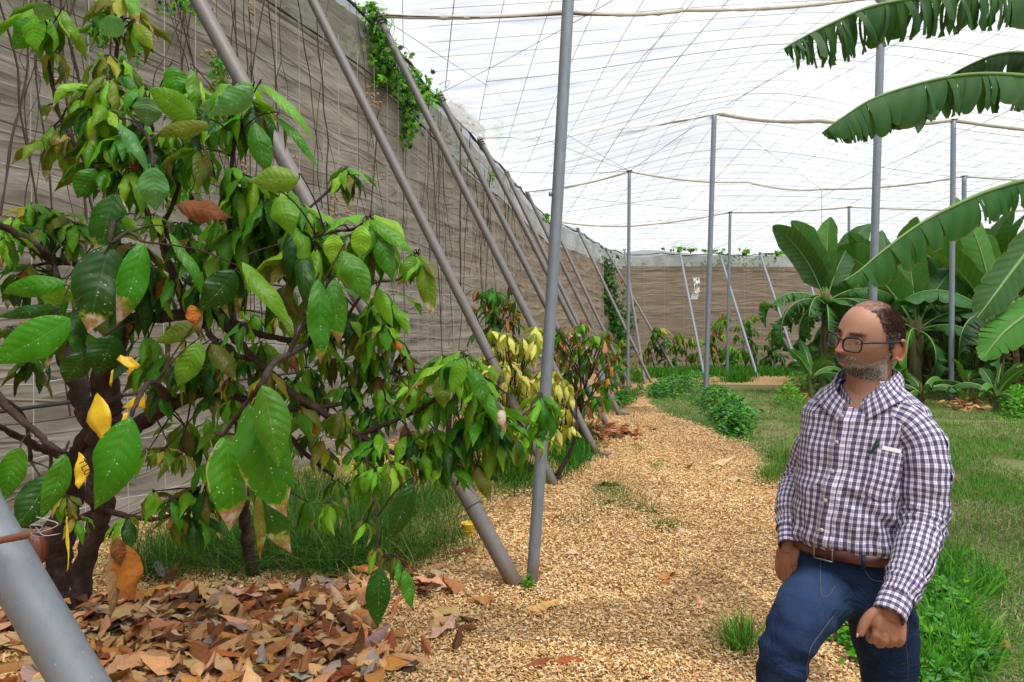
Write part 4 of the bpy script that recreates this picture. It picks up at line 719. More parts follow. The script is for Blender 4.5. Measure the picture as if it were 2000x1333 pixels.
# dry vine stems hanging down the wall
for k in range(66):
    s = rng.uniform(7.5, 24) if k % 4 else rng.uniform(9, 14); x, y, h, nx, ny = wall_at(s); n = 14; top = float(h) - rng.uniform(0, .9); bot = rng.uniform(.1, 2.4) if rng.random() < .7 else rng.uniform(2.5, 4)
    z = np.linspace(top, bot, n); w = np.cumsum(rng.normal(size=n) * .030) + np.linspace(0, rng.normal() * .6, n); m = MB()
    q = np.c_[x + nx * .16 + w * .27, y + ny * .16 + w, z]; tube(m, q, [rng.uniform(.003, .008 if k % 5 else .014)] * n, 5, n=40, cap=False, bump=.15)
    for j in range(rng.integers(1, 4)):
        i = rng.integers(3, n - 4); e = q[i] + [0, rng.normal() * .25, -rng.uniform(.3, .9)]; tube(m, [q[i], (q[i] + e) / 2 + rng.normal(size=3) * .04, e], [.003] * 3, 4, n=10, cap=False)
    tag(m.build("dry_vine", M['dry_vine']), "dead brown vine stem hanging down the cloth wall", "vine stem", "dead vine stems on the wall")
def seeds(px, py, n, w, h, label, off=.35):
    m = MB(); z = wall_depth(px) - off
    for k in range(n):
        c = P(px + rng.normal() * w, py + rng.uniform(-.5, .5) * h, z + rng.normal() * .03); r = rng.uniform(.011, .017); a = np.linspace(0, 6.283, 8, endpoint=False); zz = np.linspace(-1, 1, 6); rr = np.sqrt(np.clip(1 - zz ** 2, 0, 1))[:, None] * r * (1 + .15 * np.cos(a * 3)[None])
        V = np.stack([c[0] + rr * np.cos(a), c[1] + rr * np.sin(a), c[2] + np.repeat(zz[:, None] * r * 1.15, 8, 1)], -1); m.add(V, grid_faces(6, 8, True), None, (*vary((.50, .33, .17), .25), 0))
    tube(m, [P(px, py - h * .7, z), P(px + 2, py, z), P(px, py + h * .5, z)], [.002] * 3, 4, n=8, col=(.3, .2, .1, 0)); tag(m.build("seed_cluster", M['seed']), label, "seed pods", "papery tan seed pods on dead vines")
for a in ((405, 105, 9, 6, 16, "papery tan seed pods high beside the second leaning pipe"), (440, 172, 12, 6, 40, "papery tan seed pods hanging among the wilted vine by the second pipe"), (655, 405, 20, 6, 40, "tan seed pods hanging below the leaf cluster in front of the second pipe, left bunch"), (681, 418, 14, 5, 34, "tan seed pods hanging below the leaf cluster in front of the second pipe, right bunch"), (722, 185, 26, 7, 40, "tan seed pods under the thick green vine"), (735, 205, 12, 5, 26, "smaller bunch of tan seed pods lower under the thick green vine"), (578, 307, 6, 5, 8, "single tan seed pod tuft on the wall between the second and third pipes"), (476, 330, 14, 5, 80, "string of tan seed pods behind the cacao stem"), (493, 20, 8, 5, 30, "tan seed pods at the top edge left of the third pipe"), (728, 345, 16, 9, 50, "dried pale flower heads on the wall right of the third pipe"), (111, 158, 3, 3, 8, "tiny pale seed pod beside the top left leaf cluster")): seeds(*a)
# ------------------------------------------------------------------ banana plants
def banana_mat():
    t = NT("banana_leaf"); uv = t.uvc(); sx = t.n("SeparateXYZ", {0: uv}); a = t.attr(); o = t.obj()
    au = t.math('ABSOLUTE', sx.outputs[0])
    ph = t.math('MULTIPLY', t.math('SUBTRACT', sx.outputs[1], t.math('MULTIPLY', au, .06)), 110.0)
    st = t.math('MULTIPLY', t.math('ADD', t.math('SINE', ph), 1.0), .5); nz = t.noise(3, 4, .6, o)
    base = t.mix(t.math('MULTIPLY', st, .22), a.outputs[0], t.mix(.5, a.outputs[0], (.16, .30, .06, 1)))
    base = t.mix(t.math('MULTIPLY', t.math('SUBTRACT', nz, .45), .8, clamp=True), base, t.mix(.5, a.outputs[0], (.02, .06, .02, 1)))
    ed = t.math('MULTIPLY', t.math('SUBTRACT', t.math('ADD', au, t.math('MULTIPLY', t.noise(9, 4, .6, o), .12)), 1.01), 16.0, clamp=True)
    base = t.mix(t.math('MULTIPLY', ed, .55), base, (.30, .20, .06, 1))
    nb = t.bump(st, .25, .008)
    s1 = t.pbr(base, t.math('ADD', .42, t.math('MULTIPLY', nz, .2)), 0, nb, .3); s2 = t.n("BsdfTranslucent", {'Color': t.mix(.4, base, (.22, .42, .03, 1))}).outputs[0]
    return t.done(t.n("MixShader", {0: .30, 1: s1, 2: s2}).outputs[0])
M['banana'] = banana_mat()
M['midrib'] = simple("banana_midrib", (.11, .21, .04), .5, nscale=6)
M['pstem'] = region_noise("banana_stem", [(.3, (.06, .05, .03)), (.5, (.13, .12, .05)), (.65, (.12, .17, .06)), (.8, (.22, .15, .08))], 4, 25, .7)
BC = {'g': (.015, .090, .009), 'l': (.045, .175, .014), 'd': (.007, .045, .008), 'b': (.025, .115, .025)}
def prof_ban(s): return np.clip(np.minimum(1, (s / .14)) ** .6 * np.minimum(1, ((1 - s) / .28)) ** .62, 0, 1) * (.92 + .08 * np.sin(s * 3.1)) + .004
def bleaf(mL, mR, pts, w, up, fold=(.5, .5), tear=0.0, col='g', rib=.016, nv=60, stalk=0.0, droop=.35, nu=5, jag=.0):
    pts = np.asarray(pts, float); c = curve(pts, nv + 1); T, _, _ = frames(c); s = np.linspace(0, 1, nv + 1); up = np.asarray(up, float)
    S = np.cross(T, up); S /= np.linalg.norm(S, axis=1)[:, None] + 1e-9; N = np.cross(S, T)
    ls = np.clip((s - stalk) / (1 - stalk), 0, 1); hw = w / 2 * prof_ban(ls) * (s >= stalk)
    tube(mR, c, np.interp(s, [0, stalk, 1], [rib * 1.7, rib, rib * .15]), 8, cap=False)
    cc = vary(BC[col], .15); i0 = int(stalk * nv)
    for side in (-1, 1):
        fd = fold[0] if side < 0 else fold[1]; i = i0
        while i < nv:
            k = nv - i if tear <= 0 else int(rng.integers(1, max(2, int(1.6 / tear)) + 1)) * (3 if rng.random() < .18 else 1); j = min(nv, i + k); idx = np.arange(i, j + 1)
            f = fd + (rng.normal() * .28 * tear if tear else 0); dr = droop * (1 + tear * rng.uniform(-.3, .8)); skew = rng.normal() * .20 * tear; ln = 1 - tear * .42 * rng.random() ** 2
            u = np.linspace(0, 1, nu + 1); ang = f + dr * 2.2 * u  # fold below horizontal grows outwards
            du = np.concatenate([[0], np.diff(u)]); ca = np.cumsum(np.cos(ang) * du); sa = np.cumsum(np.sin(ang) * du)
            wv = .02 * w * np.sin(s[idx] * 42 + side)[:, None] * u[None] ** 2 * (0 if tear > .4 else 1)
            fw = (.16 + skew) * u ** 1.2
            h = (hw[idx] * ln)[:, None]
            if tear and len(idx) > 2: h = h * (1 - (.10 + jag + .12 * rng.random()) * np.abs(np.linspace(-1, 1, len(idx)))[:, None] ** 3 * u[None])
            V = c[idx][:, None] + side * S[idx][:, None] * (h * ca[None])[..., None] - N[idx][:, None] * (h * sa[None] + wv)[..., None] + T[idx][:, None] * (h * fw[None])[..., None]
            uv = np.stack(np.broadcast_arrays(side * u[None], s[idx][:, None] * 1.0), -1)
            F_ = grid_faces(len(idx), nu + 1); F_ = F_ if side > 0 else F_[:, ::-1]
            mL.add(V, F_, uv, (*(cc * rng.uniform(.92, 1.08)), 0)); i = j
def pseudostem(name_parent, base, h, r, lean=(0, 0)):
    m = MB(); n = 22; t = np.linspace(0, 1, n)[:, None]; b = np.asarray(base, float); tube(m, b + t * np.array([lean[0], lean[1], h]), r * (1 - .45 * t[:, 0]), 16, bump=.02)
    for k in range(7):   # dry sheaths peeling off
        ph = rng.uniform(0, 6.28); z = h * rng.uniform(.05, .8); d = np.array([math.cos(ph), math.sin(ph), 0]); p = b + d * r * .95 + [0, 0, z]; leaf(m, p, p + d * .06 + [0, 0, h * .3], r * 1.2, d, .04, .5, .05, (1, 1, 1), 0, 6, 3, prof_lance)
    return m.build("trunk", M['pstem'], name_parent)
def banana(base, h, leaves, label, stems=1, group=None, dead=4, R_=.16, SC=1.3):
    h = h * (SC * .85 if SC > 1 else 1)
    o = empty("banana_plant", base); tag(o, label, "banana plant", group); base = np.asarray(base, float)
    pseudostem(o, base, h, R_, (rng.normal() * .1, 0)); mL = MB(); mR = MB(); top = base + [0, 0, h]
    for az, el, L, w, tear, col in leaves:  # azimuth (0 = image right, 90 = away), elevation at base
        L *= SC; w *= SC * .88; a = R(az); d = np.array([math.cos(a), math.sin(a), 0]); e = R(el); p0 = top - [0, 0, .25]; q = [p0]; e_ = e; p = p0.copy(); n = 6
        bend = R(8 if el > 60 else 18) * (1.15 - el / 120)
        for k in range(n):
            p = p + (d * math.cos(e_) + np.array([0, 0, math.sin(e_)])) * L / n; q.append(p.copy()); e_ -= bend * (1 + k * .22)
        up = np.array([0, 0, 1.]) * math.cos(e) * 1.0 - d * math.sin(e) + rng.normal(size=3) * .15
        if el > 55: up = nrm(np.array([0, 0, HC]) - p0) * (1 if rng.random() < .65 else -1) + rng.normal(size=3) * .5
        bleaf(mL, mR, q, w, up, (.15, .15) if el > 55 else (.45, .45), tear, col, .024, 44 if tear < .5 else 60, .16, .12 if el > 55 else .34)
    for k in range(dead):
        ph = rng.uniform(0, 6.28); d = np.array([math.cos(ph), math.sin(ph), 0]); p = top - [0, 0, rng.uniform(.2, .5)]; mD = MB(); mDr = MB()
        bleaf(mD, mDr, [p, p + d * .35 + [0, 0, .02], p + d * .5 + [0, 0, -.6], p + d * .45 + [0, 0, -1.3]], .3, d, (.9, .9), .7, 'd', .015, 24, .2, .5); mD.c = [c * 0 + np.array([.16, .10, .055, 0]) for c in mD.c]; mD.build("dead_leaf", M['small_leaf'], o)
    mR.build("midribs", M['midrib'], o); mL.build("crown", M['banana'], o); return o
def B(px, z): return np.array([(px - 1000) / F * z, z, 0.])
banana(B(1612, 17.6), 2.35, [(130, 80, 1.9, .62, .05, 'g'), (95, 75, 1.9, .60, 0, 'g'), (60, 80, 2.0, .55, 0, 'l'), (30, 65, 2.3, .60, 0, 'g'), (170, 72, 1.9, .60, 0, 'd'), (185, 30, 1.7, .5, .7, 'b'), (200, 15, 1.8, .5, .8, 'g'), (170, 5, 1.7, .5, .8, 'g'), (230, 20, 1.7, .5, .7, 'g'), (300, 15, 1.7, .5, .8, 'd'), (340, 35, 1.8, .5, .6, 'g'), (10, 10, 1.7, .5, .8, 'd'), (195, -12, 1.6, .5, .8, 'd'), (250, -5, 1.6, .5, .7, 'g')], "leftmost banana plant of the far clump, with erect paddle leaves and torn side leaves", group="banana plants behind the man")
banana(B(1790, 16.6), 1.7, [(125, 62, 2.4, .85, 0, 'l'), (75, 78, 2.1, .75, 0, 'l'), (45, 70, 2.1, .7, 0, 'g'), (155, 48, 2.3, .75, .1, 'b'), (20, 62, 2.0, .7, 0, 'b'), (200, 25, 1.8, .6, .4, 'g'), (230, 10, 1.7, .6, .5, 'l'), (320, 20, 1.7, .6, .3, 'g'), (345, 40, 1.9, .6, .2, 'd'), (180, -5, 1.7, .5, .7, 'g'), (0, 5, 1.7, .5, .7, 'd'), (270, -8, 1.4, .5, .6, 'g')], "banana plant straight behind the man with one broad shining leaf", group="banana plants behind the man")
banana(B(1940, 16.2), 1.9, [(110, 84, 2.6, .55, 0, 'l'), (140, 66, 2.3, .75, 0, 'g'), (70, 70, 2.2, .7, 0, 'l'), (40, 60, 2.2, .7, 0, 'g'), (170, 50, 2.0, .7, .2, 'b'), (10, 45, 2.0, .65, .2, 'g'), (210, 20, 1.8, .6, .5, 'd'), (240, 5, 1.7, .6, .5, 'g'), (330, 15, 1.7, .6, .5, 'd'), (190, -8, 1.6, .5, .7, 'g'), (290, 0, 1.6, .55, .6, 'd')], "banana plant with one tall upright pale leaf at the right edge of the far clump", group="banana plants behind the man")
for i, (px, z, h, lb) in enumerate(((1660, 21.5, 2.1, "second row banana plant just right of the leftmost one, leaves meeting over the path"), (1740, 18.6, 2.0, "banana plant directly above the man's head"), (1890, 18.2, 2.1, "banana plant between the bare post and the tall pale leaf"), (1705, 20.5, 2.0, "shaded banana plant in the second row, between the leftmost plant and the man's head"), (1850, 20.0, 2.1, "second row banana plant behind the bare post"), (1990, 19.5, 2.2, "second row banana plant at the right frame edge"), (2110, 17.0, 2.0, "banana plant just outside the right edge, its leaves reaching into view"), (1680, 25.5, 2.1, "third row banana plant at the left end of the clump"), (1820, 22.5, 2.3, "banana plant in the dark middle of the clump"), (1965, 22.0, 2.3, "banana plant deep behind the tall pale upright leaf"), (1760, 24.0, 2.2, "third row banana plant deep in the shade"), (1905, 24.0, 2.3, "third row banana plant on the right, deep in the shade"))):
    banana(B(px, z), h, [(rng.uniform(0, 360), rng.uniform(62, 84), rng.uniform(1.9, 2.3), .55, .12 * (k % 2), 'ggl'[k % 3]) for k in range(6)] + [(k * 45 + rng.uniform(0, 40), rng.uniform(-10, 45), rng.uniform(1.7, 2.1), .58, rng.uniform(.3, .8), 'dg'[k % 2]) for k in range(12)], lb, group="banana plants behind the man")
def under_():
    mF = MB()
    for k in range(5200):
        x = rng.uniform(7.6, 17.5); y = rng.uniform(18.2, 25); z = rng.random() ** 1.2 * 1.7
        if x / y < .455 + .03 * rng.random(): continue
        p = np.array([x, y, z]); d = nrm([rng.normal(), rng.normal() - .3, rng.uniform(-1.2, .3)]); q = rng.uniform(.2, .5); leaf(mF, p, p + d * q, q * .22, [rng.normal() * .5, -1, .5], .12, .2, 0, vary(PAL[('dark', 'mid', 'dark', 'olive', 'tan')[rng.integers(5)]], .3), 0, 3, 2, prof_lance)
    tag(mF.build("banana_undergrowth", M['small_leaf']), "dark tangled undergrowth filling the space between the banana stems", "undergrowth", kind='stuff')
under_()
# low suckers in front of the clump
for px, z, h, lb in ((1585, 16.4, .75, "young banana sucker left of the man's head"), (1600, 18.5, .9, "slim banana sucker beside the leftmost plant"), (1945, 13.6, .55, "small pale stemmed banana sucker in front of the clump at the right"), (1720, 15.2, .45, "low banana sucker in the shade behind the man's collar"), (1885, 15.5, .6, "low banana sucker right of the bare post"), (1800, 14.8, .5, "low banana sucker left of the bare post")):
    banana(B(px, z), h, [(k * 60 + rng.uniform(0, 40), rng.uniform(25, 75), rng.uniform(.75, 1.15), .26, .1, 'lgg'[k % 3]) for k in range(7)], lb, group="banana suckers", dead=0, R_=.05, SC=1.0)
# the near banana plant whose leaves reach in from the right
nb = empty("banana_plant", (4.15, 4.6, 0)); tag(nb, "near banana plant whose long torn leaves reach in from the top right", "banana plant")
pseudostem(nb, (4.15, 4.6, 0), 2.5, .17)
mL = MB(); mR = MB(); cr = np.array([4.1, 4.6, 2.35])
def L3(*a): return [cr] + [P(*q) for q in a]
bleaf(mL, mR, [cr, P(2140, 10, 4.4)] + [P(*q) for q in ((1990, -12, 4.3), (1900, -12, 4.2), (1800, -4, 4.1), (1700, 14, 4.0), (1620, 48, 3.95), (1560, 78, 3.9), (1531, 96, 3.9))], .50, (0, -.25, 1), (.95, 1.0), .75, 'g', .018, 110, .12, .30)
bleaf(mL, mR, [cr, P(2130, 120, 4.6)] + [P(*q) for q in ((2010, 104, 4.6), (1950, 106, 4.6), (1900, 124, 4.6), (1850, 150, 4.6))], .42, (0, -.4, 1), (.9, .7), .45, 'd', .014, 60, .12, .35)
bleaf(mL, mR, [cr, P(2130, 165, 4.1)] + [P(*q) for q in ((2010, 150, 4.0), (1930, 145, 3.9), (1860, 150, 3.85), (1780, 168, 3.8), (1700, 196, 3.75), (1640, 234, 3.7), (1605, 260, 3.7))], .46, (0, -.25, 1), (.85, 1.2), .42, 'b', .016, 100, .12, .30)
bleaf(mL, mR, [cr, P(2110, 345, 4.2)] + [P(*q) for q in ((2010, 352, 4.0), (1930, 374, 3.9), (1860, 404, 3.8), (1790, 442, 3.7), (1720, 494, 3.6), (1680, 528, 3.55), (1650, 548, 3.5))], .37, (-.15, -.45, 1), (.7, 1.1), .34, 'g', .016, 100, .10, .28)
bleaf(mL, mR, [cr, P(2120, 400, 4.0)] + [P(*q) for q in ((2040, 452, 3.8), (1990, 512, 3.65), (1945, 572, 3.5), (1908, 622, 3.45))], .20, (-.5, -1, .3), (.35, .2), .12, 'g', .016, 60, .30, .10)
bleaf(mL, mR, [cr, P(2140, 480, 3.9)] + [P(*q) for q in ((2085, 545, 3.7), (2015, 606, 3.5), (1960, 650, 3.4), (1916, 704, 3.35))], .21, (-.55, -1, .25), (.3, .3), .25, 'l', .016, 60, .30, .10)
bleaf(mL, mR, L3((2250, 100, 5.2), (2200, 160, 5.5), (2160, 300, 5.8)), .4, (0, -.3, 1), (.5, .5), .3, 'g')
bleaf(mL, mR, [cr, cr + [.8, -.4, .6], cr + [1.7, -.9, .5], cr + [2.3, -1.3, 0]], .5, (0, 0, 1), (.5, .5), .3, 'g')
bleaf(mL, mR, [cr, cr + [.6, .6, 1.0], cr + [1.2, 1.4, 1.4], cr + [1.6, 2.2, 1.3]], .5, (0, 0, 1), (.5, .5), .3, 'g')
# tattered end hanging under the middle leaf
for k, (px, py, tx, ty, w) in enumerate(((1790, 205, 1758, 258, 24), (1796, 205, 1790, 262, 30), (1812, 205, 1818, 240, 20), (1822, 208, 1832, 225, 16), (1780, 212, 1762, 240, 20))):
    leaf(mL, P(px, py, 3.85), P(tx, ty, 3.8), w * 3.85 / F, [0, -1, .2], .05, .1, .06, BC['g'], 0, 8, 4)
mR.build("midribs", M['midrib'], nb); mL.build("crown", M['banana'], nb)

# ------------------------------------------------------------------ ground cover
def blades(name, label, n, posf, hmin, hmax, wid, cols, lean=.5, cat="grass", kind='stuff', flat=0.0, seg=3, droop=.5):
    x, y = posf(n); n = len(x); h = rng.uniform(hmin, hmax, n); ph = rng.uniform(0, 6.283, n); le = rng.uniform(.05, lean, n) + flat
    dx = np.cos(ph) * le; dy = np.sin(ph) * le; w = wid * rng.uniform(.6, 1.3, n); t = np.linspace(0, 1, seg + 1)
    hz = h / np.sqrt(1 + le ** 2)
    cx = x[:, None] + (dx * hz)[:, None] * (t + droop * t ** 2)[None]; cy_ = y[:, None] + (dy * hz)[:, None] * (t + droop * t ** 2)[None]; cz = hz[:, None] * (t - droop * .45 * np.minimum(le, 1)[:, None] * t ** 2)
    sx = -np.sin(ph + rng.normal(size=n) * .8); sy = np.cos(ph); ww = w[:, None] * np.array([1, .85, .6, .08])[None, :seg + 1] if seg == 3 else w[:, None] * np.linspace(1, .1, seg + 1)[None]
    L_ = np.stack([cx - sx[:, None] * ww, cy_ - sy[:, None] * ww, cz], -1); R2 = np.stack([cx + sx[:, None] * ww, cy_ + sy[:, None] * ww, cz], -1)
    V = np.stack([L_, R2], 2).reshape(n, -1, 3); V[..., 2] = np.maximum(V[..., 2], .004); k = 2 * (seg + 1)
    f = np.array([[2 * i, 2 * i + 1, 2 * i + 3, 2 * i + 2] for i in range(seg)]); Fc = (np.arange(n)[:, None, None] * k + f[None]).reshape(-1, 4)
    C = np.array([PALG[c] for c in cols]); ci = rng.integers(len(cols), size=n); cc = C[ci] * (1 + .25 * rng.uniform(-1, 1, (n, 1))); cc = np.repeat(np.c_[cc, np.zeros(n)], k, 0)
    mb = MB(); mb.add(V.reshape(-1, 3), Fc, None, cc); o = mb.build(name, M['blade'], None, False); tag(o, label, cat, kind=kind); return o
PALG = {'g': (.040, .18, .014), 'd': (.018, .085, .012), 'l': (.10, .33, .02), 'y': (.22, .25, .06), 's': (.56, .50, .28), 't': (.64, .55, .34), 'b': (.16, .11, .06)}
def px_region(blobs):
    def f(n):
        X_, Y_ = [], []; tot = sum(b[4] for b in blobs)
        for cx, cy, rx, ry, wgt in blobs:
            k = int(n * wgt / tot); px = cx + rng.normal(size=k) * rx * .55; py = np.clip(cy + rng.normal(size=k) * ry * .55, 725, 1700)
            z = HC * F / (py - 650); X_.append((px - 1000) / F * z); Y_.append(z)
        return np.concatenate(X_), np.concatenate(Y_)
    return f
blades("tall_grass", "long dark green grass growing under the cacao tree", 19000, px_region([(620, 1110, 110, 25, 1.6), (480, 1060, 90, 30, 1.2), (760, 1090, 80, 30, 1.2), (640, 1000, 120, 40, 2.5), (760, 1010, 110, 40, 2), (580, 1060, 90, 40, 2), (680, 1080, 90, 40, 2.2), (380, 1090, 90, 30, 1), (860, 980, 60, 40, 1), (880, 1060, 50, 30, .5), (450, 1110, 70, 25, .7), (300, 1120, 50, 25, .5), (1000, 950, 40, 30, .4), (560, 960, 120, 40, 1.6), (900, 930, 60, 30, .8)]), .10, .48, .0024, ['d', 'd', 'g', 'g', 'y'], 1.2, seg=3, droop=1.1)
blades("wall_grass", "green grass along the foot of the left wall behind the leaning pipes", 7000, px_region([(1110, 900, 40, 25, 1.4), (1070, 860, 40, 25, 1), (1130, 860, 30, 20, .8), (1200, 790, 20, 12, .7), (1230, 775, 15, 8, .4), (1140, 890, 20, 12, .4), (1245, 745, 15, 5, .5), (1010, 940, 40, 25, .8)]), .08, .30, .004, ['g', 'd', 'l', 'g'], .8)
blades("sparse_grass", "sparse fine green grass coming up through the wood chips", 2600, px_region([(1205, 985, 55, 22, 3), (1190, 960, 30, 14, 1), (1260, 1005, 40, 12, .8), (1300, 1035, 40, 8, .7), (1310, 815, 25, 10, .8), (1240, 830, 20, 6, .3), (1270, 850, 20, 6, .2), (1130, 1020, 30, 15, .4), (1250, 880, 20, 8, .2)]), .04, .16, .0022, ['g', 'd', 'y', 'g'], .9)
blades("back_grass", "bright green grass between the far wall and the wood chips", 9000, px_region([(1290, 735, 60, 4, 1), (1370, 733, 60, 4, 1), (1460, 732, 70, 4, 1), (1550, 732, 60, 4, .8), (1440, 745, 25, 3, .3), (1200, 745, 20, 5, .2)]), .15, .45, .012, ['l', 'g', 'g'], .6, seg=3)
# clumps of broad leaved weeds
def weeds(name, label, blobs, n, h, sz, cols, cat="weeds", kind='stuff', dome=True, base_mix=.4, ret=False):
    mb = MB(); tot = sum(b[4] for b in blobs)
    for cx, cy, rx, ry, wgt in blobs:
        for k in range(int(n * wgt / tot)):
            a = rng.normal(size=2) * .5; q = G(cx + a[0] * rx, max(730, cy + a[1] * ry)); hh = h * max(.12, 1 - .75 * (a ** 2).sum()) * rng.random() ** .5
            p = q + [0, 0, hh]; c = vary(PAL[cols[rng.integers(len(cols))]], .25); d = nrm([rng.normal(), rng.normal(), rng.uniform(-.5, .6)]); s = sz * rng.uniform(.6, 1.4); leaf(mb, p, p + d * s, s * .55, [rng.normal() * .3, rng.normal() * .3 - .2, 1], .1, .2, 0, c, 0, 3, 2, prof_lance)
    o = mb.build(name, M['small_leaf'], None); tag(o, label, cat, kind=kind); return o
weeds("weed_mound", "dense green broad leaved weeds mounded around the long post beside the path", [(1320, 765, 55, 16, 3), (1355, 750, 40, 8, 1.2), (1400, 790, 40, 18, 2), (1430, 820, 45, 22, 2.4), (1440, 848, 28, 14, 1.2), (1290, 775, 25, 8, .8)], 9000, .42, .075, ['mid', 'dark', 'mid', 'dark', 'pale', 'light'])
weeds("wall_weeds", "low dark green weeds around the feet of the sixth and seventh pipes", [(1215, 790, 20, 12, 1.5), (1100, 885, 40, 20, 1.5), (1250, 770, 10, 6, .4), (1060, 840, 30, 20, 1)], 2200, .3, .07, ['dark', 'mid'])
weeds("undergrowth", "leafy green undergrowth at the right edge in front of the banana plants", [(1985, 800, 40, 22, 3), (1960, 790, 25, 15, 1), (1560, 755, 30, 8, 1), (1590, 765, 25, 10, 1.2), (1540, 790, 30, 10, .6)], 4500, .5, .08, ['mid', 'light', 'mid'])
weeds("low_weeds", "bright green weeds in the lower right corner beside the man's leg", [(1850, 1190, 60, 40, 2), (1830, 1260, 60, 40, 2.5), (1880, 1300, 70, 40, 2), (1690, 1290, 40, 25, 1.2), (1640, 1255, 20, 15, .3), (1820, 1350, 60, 30, 1)], 1900, .14, .055, ['mid', 'light', 'pale', 'mid'])
def lawn_pos(n):
    z = 2.0 + 22 * rng.random(int(n * 2.4)) ** 1.5; x = edge_x(np.clip(z, -6, 18)) + (rng.random(len(z)) ** .9) * (z * .62 + 2.5)
    px = 1000 + x / z * F; d = vnoise(x * 1.3, z * 1.3, 21); keep = (px < 2080) & (d > .16 + .25 * rng.random(len(z))) & ~((z > 19) & (x < 12.5) & (z < 26)) & (x > edge_x(np.clip(z, -6, 18)) + .25 * vnoise(z * 2, z * 0, 4))
    return x[keep][:n], z[keep][:n]
blades("lawn_green", "short cut green grass right of the wood chip path", 170000, lawn_pos, .03, .12, .0036, ['g', 'l', 'y', 'g', 'l'], 1.3, seg=2)
def straw_pos(n):
    x, z = lawn_pos(n); k = vnoise(x * 1.4 + 7, z * 1.2, 33) > .30 + .25 * rng.random(len(x)); return x[k], z[k]
blades("lawn_straw", "dry straw coloured cut grass lying on the lawn", 190000, straw_pos, .05, .17, .0026, ['s', 't', 'b', 's', 'y'], 2.0, flat=1.2, seg=2)
blades("corner_grass", "bright green grass blades in the lower right corner", 2600, px_region([(1850, 1220, 55, 50, 2), (1880, 1290, 60, 45, 2), (1820, 1330, 60, 40, 1.5), (1930, 1150, 50, 30, .7), (1860, 1100, 40, 30, .4), (1850, 1150, 40, 30, .8)]), .08, .24, .0055, ['l', 'g', 'l'], .9, droop=.9)
for bl, lb in (([(1505, 935, 22, 14, 1)], "green grass tuft at the path edge beside the man's right arm"), ([(1445, 1275, 22, 14, 1)], "thin grass tuft on the chips in front of the man's right knee"), ([(1530, 900, 25, 12, 1)], "pale grass tuft a little behind the one beside the man's arm")):
    blades("grass_tuft", lb, 380, px_region(bl), .08, .24, .004, ['g', 'l', 'y'], .9, cat="grass tuft", kind=None)
for bl, lb in (([(1030, 1160, 14, 6, 1)], "small green seedling at the foot of the nearest leaning pipe"), ([(1282, 915, 16, 6, 1)], "small green weed growing alone on the wood chips"), ([(1660, 1250, 16, 10, 1)], "leafy seedling on the chips between the man's legs")):
    weeds("weed_seedling", lb, bl, 60, .12, .035, ['light', 'mid'], "seedling", None)
# ------------------------------------------------------------------ wood chips
def chips(n):
    z = 1.9 + 13 * rng.random(n) ** 1.55; xl = np.maximum(wall_x(z) + .1, -.78 * z); xr = edge_x(z) + rng.normal(size=n) * .08; x = xl + (xr - xl) * rng.random(n)
    px = 1000 + x / z * F; k = (px > -30) & (px < 2030); x, z = x[k], z[k]; n = len(x)
    a = rng.uniform(0, 3.1416, n); L_ = rng.uniform(.0045, .0115, n) * (1 + z * .035); W_ = L_ * rng.uniform(.25, .6, n); ti = rng.normal(size=n) * .30; tj = rng.normal(size=n) * .35
    h = .008 + .022 * rng.random(n) + .05 * (vnoise(x * 1.1, z * 1.1, 41) - .45).clip(0) + .02 * vnoise(x * 6, z * 6, 42)
    u = np.stack([np.cos(a) * np.cos(ti), np.sin(a) * np.cos(ti), np.sin(ti)], -1) * L_[:, None]; v = np.stack([-np.sin(a) * np.cos(tj), np.cos(a) * np.cos(tj), np.sin(tj)], -1) * W_[:, None]
    c = np.stack([x, z, h], -1); sh = rng.uniform(.5, 1, (n, 1)); V = np.stack([c - u - v * sh, c + u - v, c + u * sh + v, c - u + v], 1); V[..., 2] = np.maximum(V[..., 2], .006)
    base = np.array([(.84, .56, .25), (.78, .48, .18), (.86, .61, .31), (.62, .32, .10), (.42, .19, .06), (.70, .50, .29), (.78, .50, .21), (.88, .68, .41)])[rng.integers(8, size=n)] * rng.uniform(.75, 1.08, (n, 1)) * (1 - .35 * (vnoise(x * .8, z * .8, 50) > .76))[:, None] * (.82 + .34 * vnoise(x * 1.7, z * 1.1, 52))[:, None]
    mb = MB(); mb.add(V.reshape(-1, 3), np.arange(n * 4).reshape(-1, 4), None, np.repeat(np.c_[base.clip(0, .92), np.zeros(n)], 4, 0)); o = mb.build("wood_chips", M['chip'], None, False); tag(o, "golden brown wood chips covering the path", "wood chips", kind='stuff')
chips(540000)
mb = MB()
for k in range(170):
    z = 2.6 + 9 * rng.random() ** 1.3; x = rng.uniform(-1.2, float(edge_x(z))); a = rng.uniform(0, 3.14); l = rng.uniform(.03, .11); p = np.array([x, z, .035]); d = np.array([math.cos(a), math.sin(a), rng.normal() * .12]) * l
    tube(mb, [p - d / 2, p + rng.normal(size=3) * .006, p + d / 2], [.0016, .0022, .0012], 5, n=5, col=(*rng.choice(np.array([(.10, .05, .03), (.20, .12, .07), (.05, .03, .02)])), 0))
tag(mb.build("twig_debris", M['chip']), "small dark twigs and bark bits strewn over the wood chips", "debris", kind='stuff')
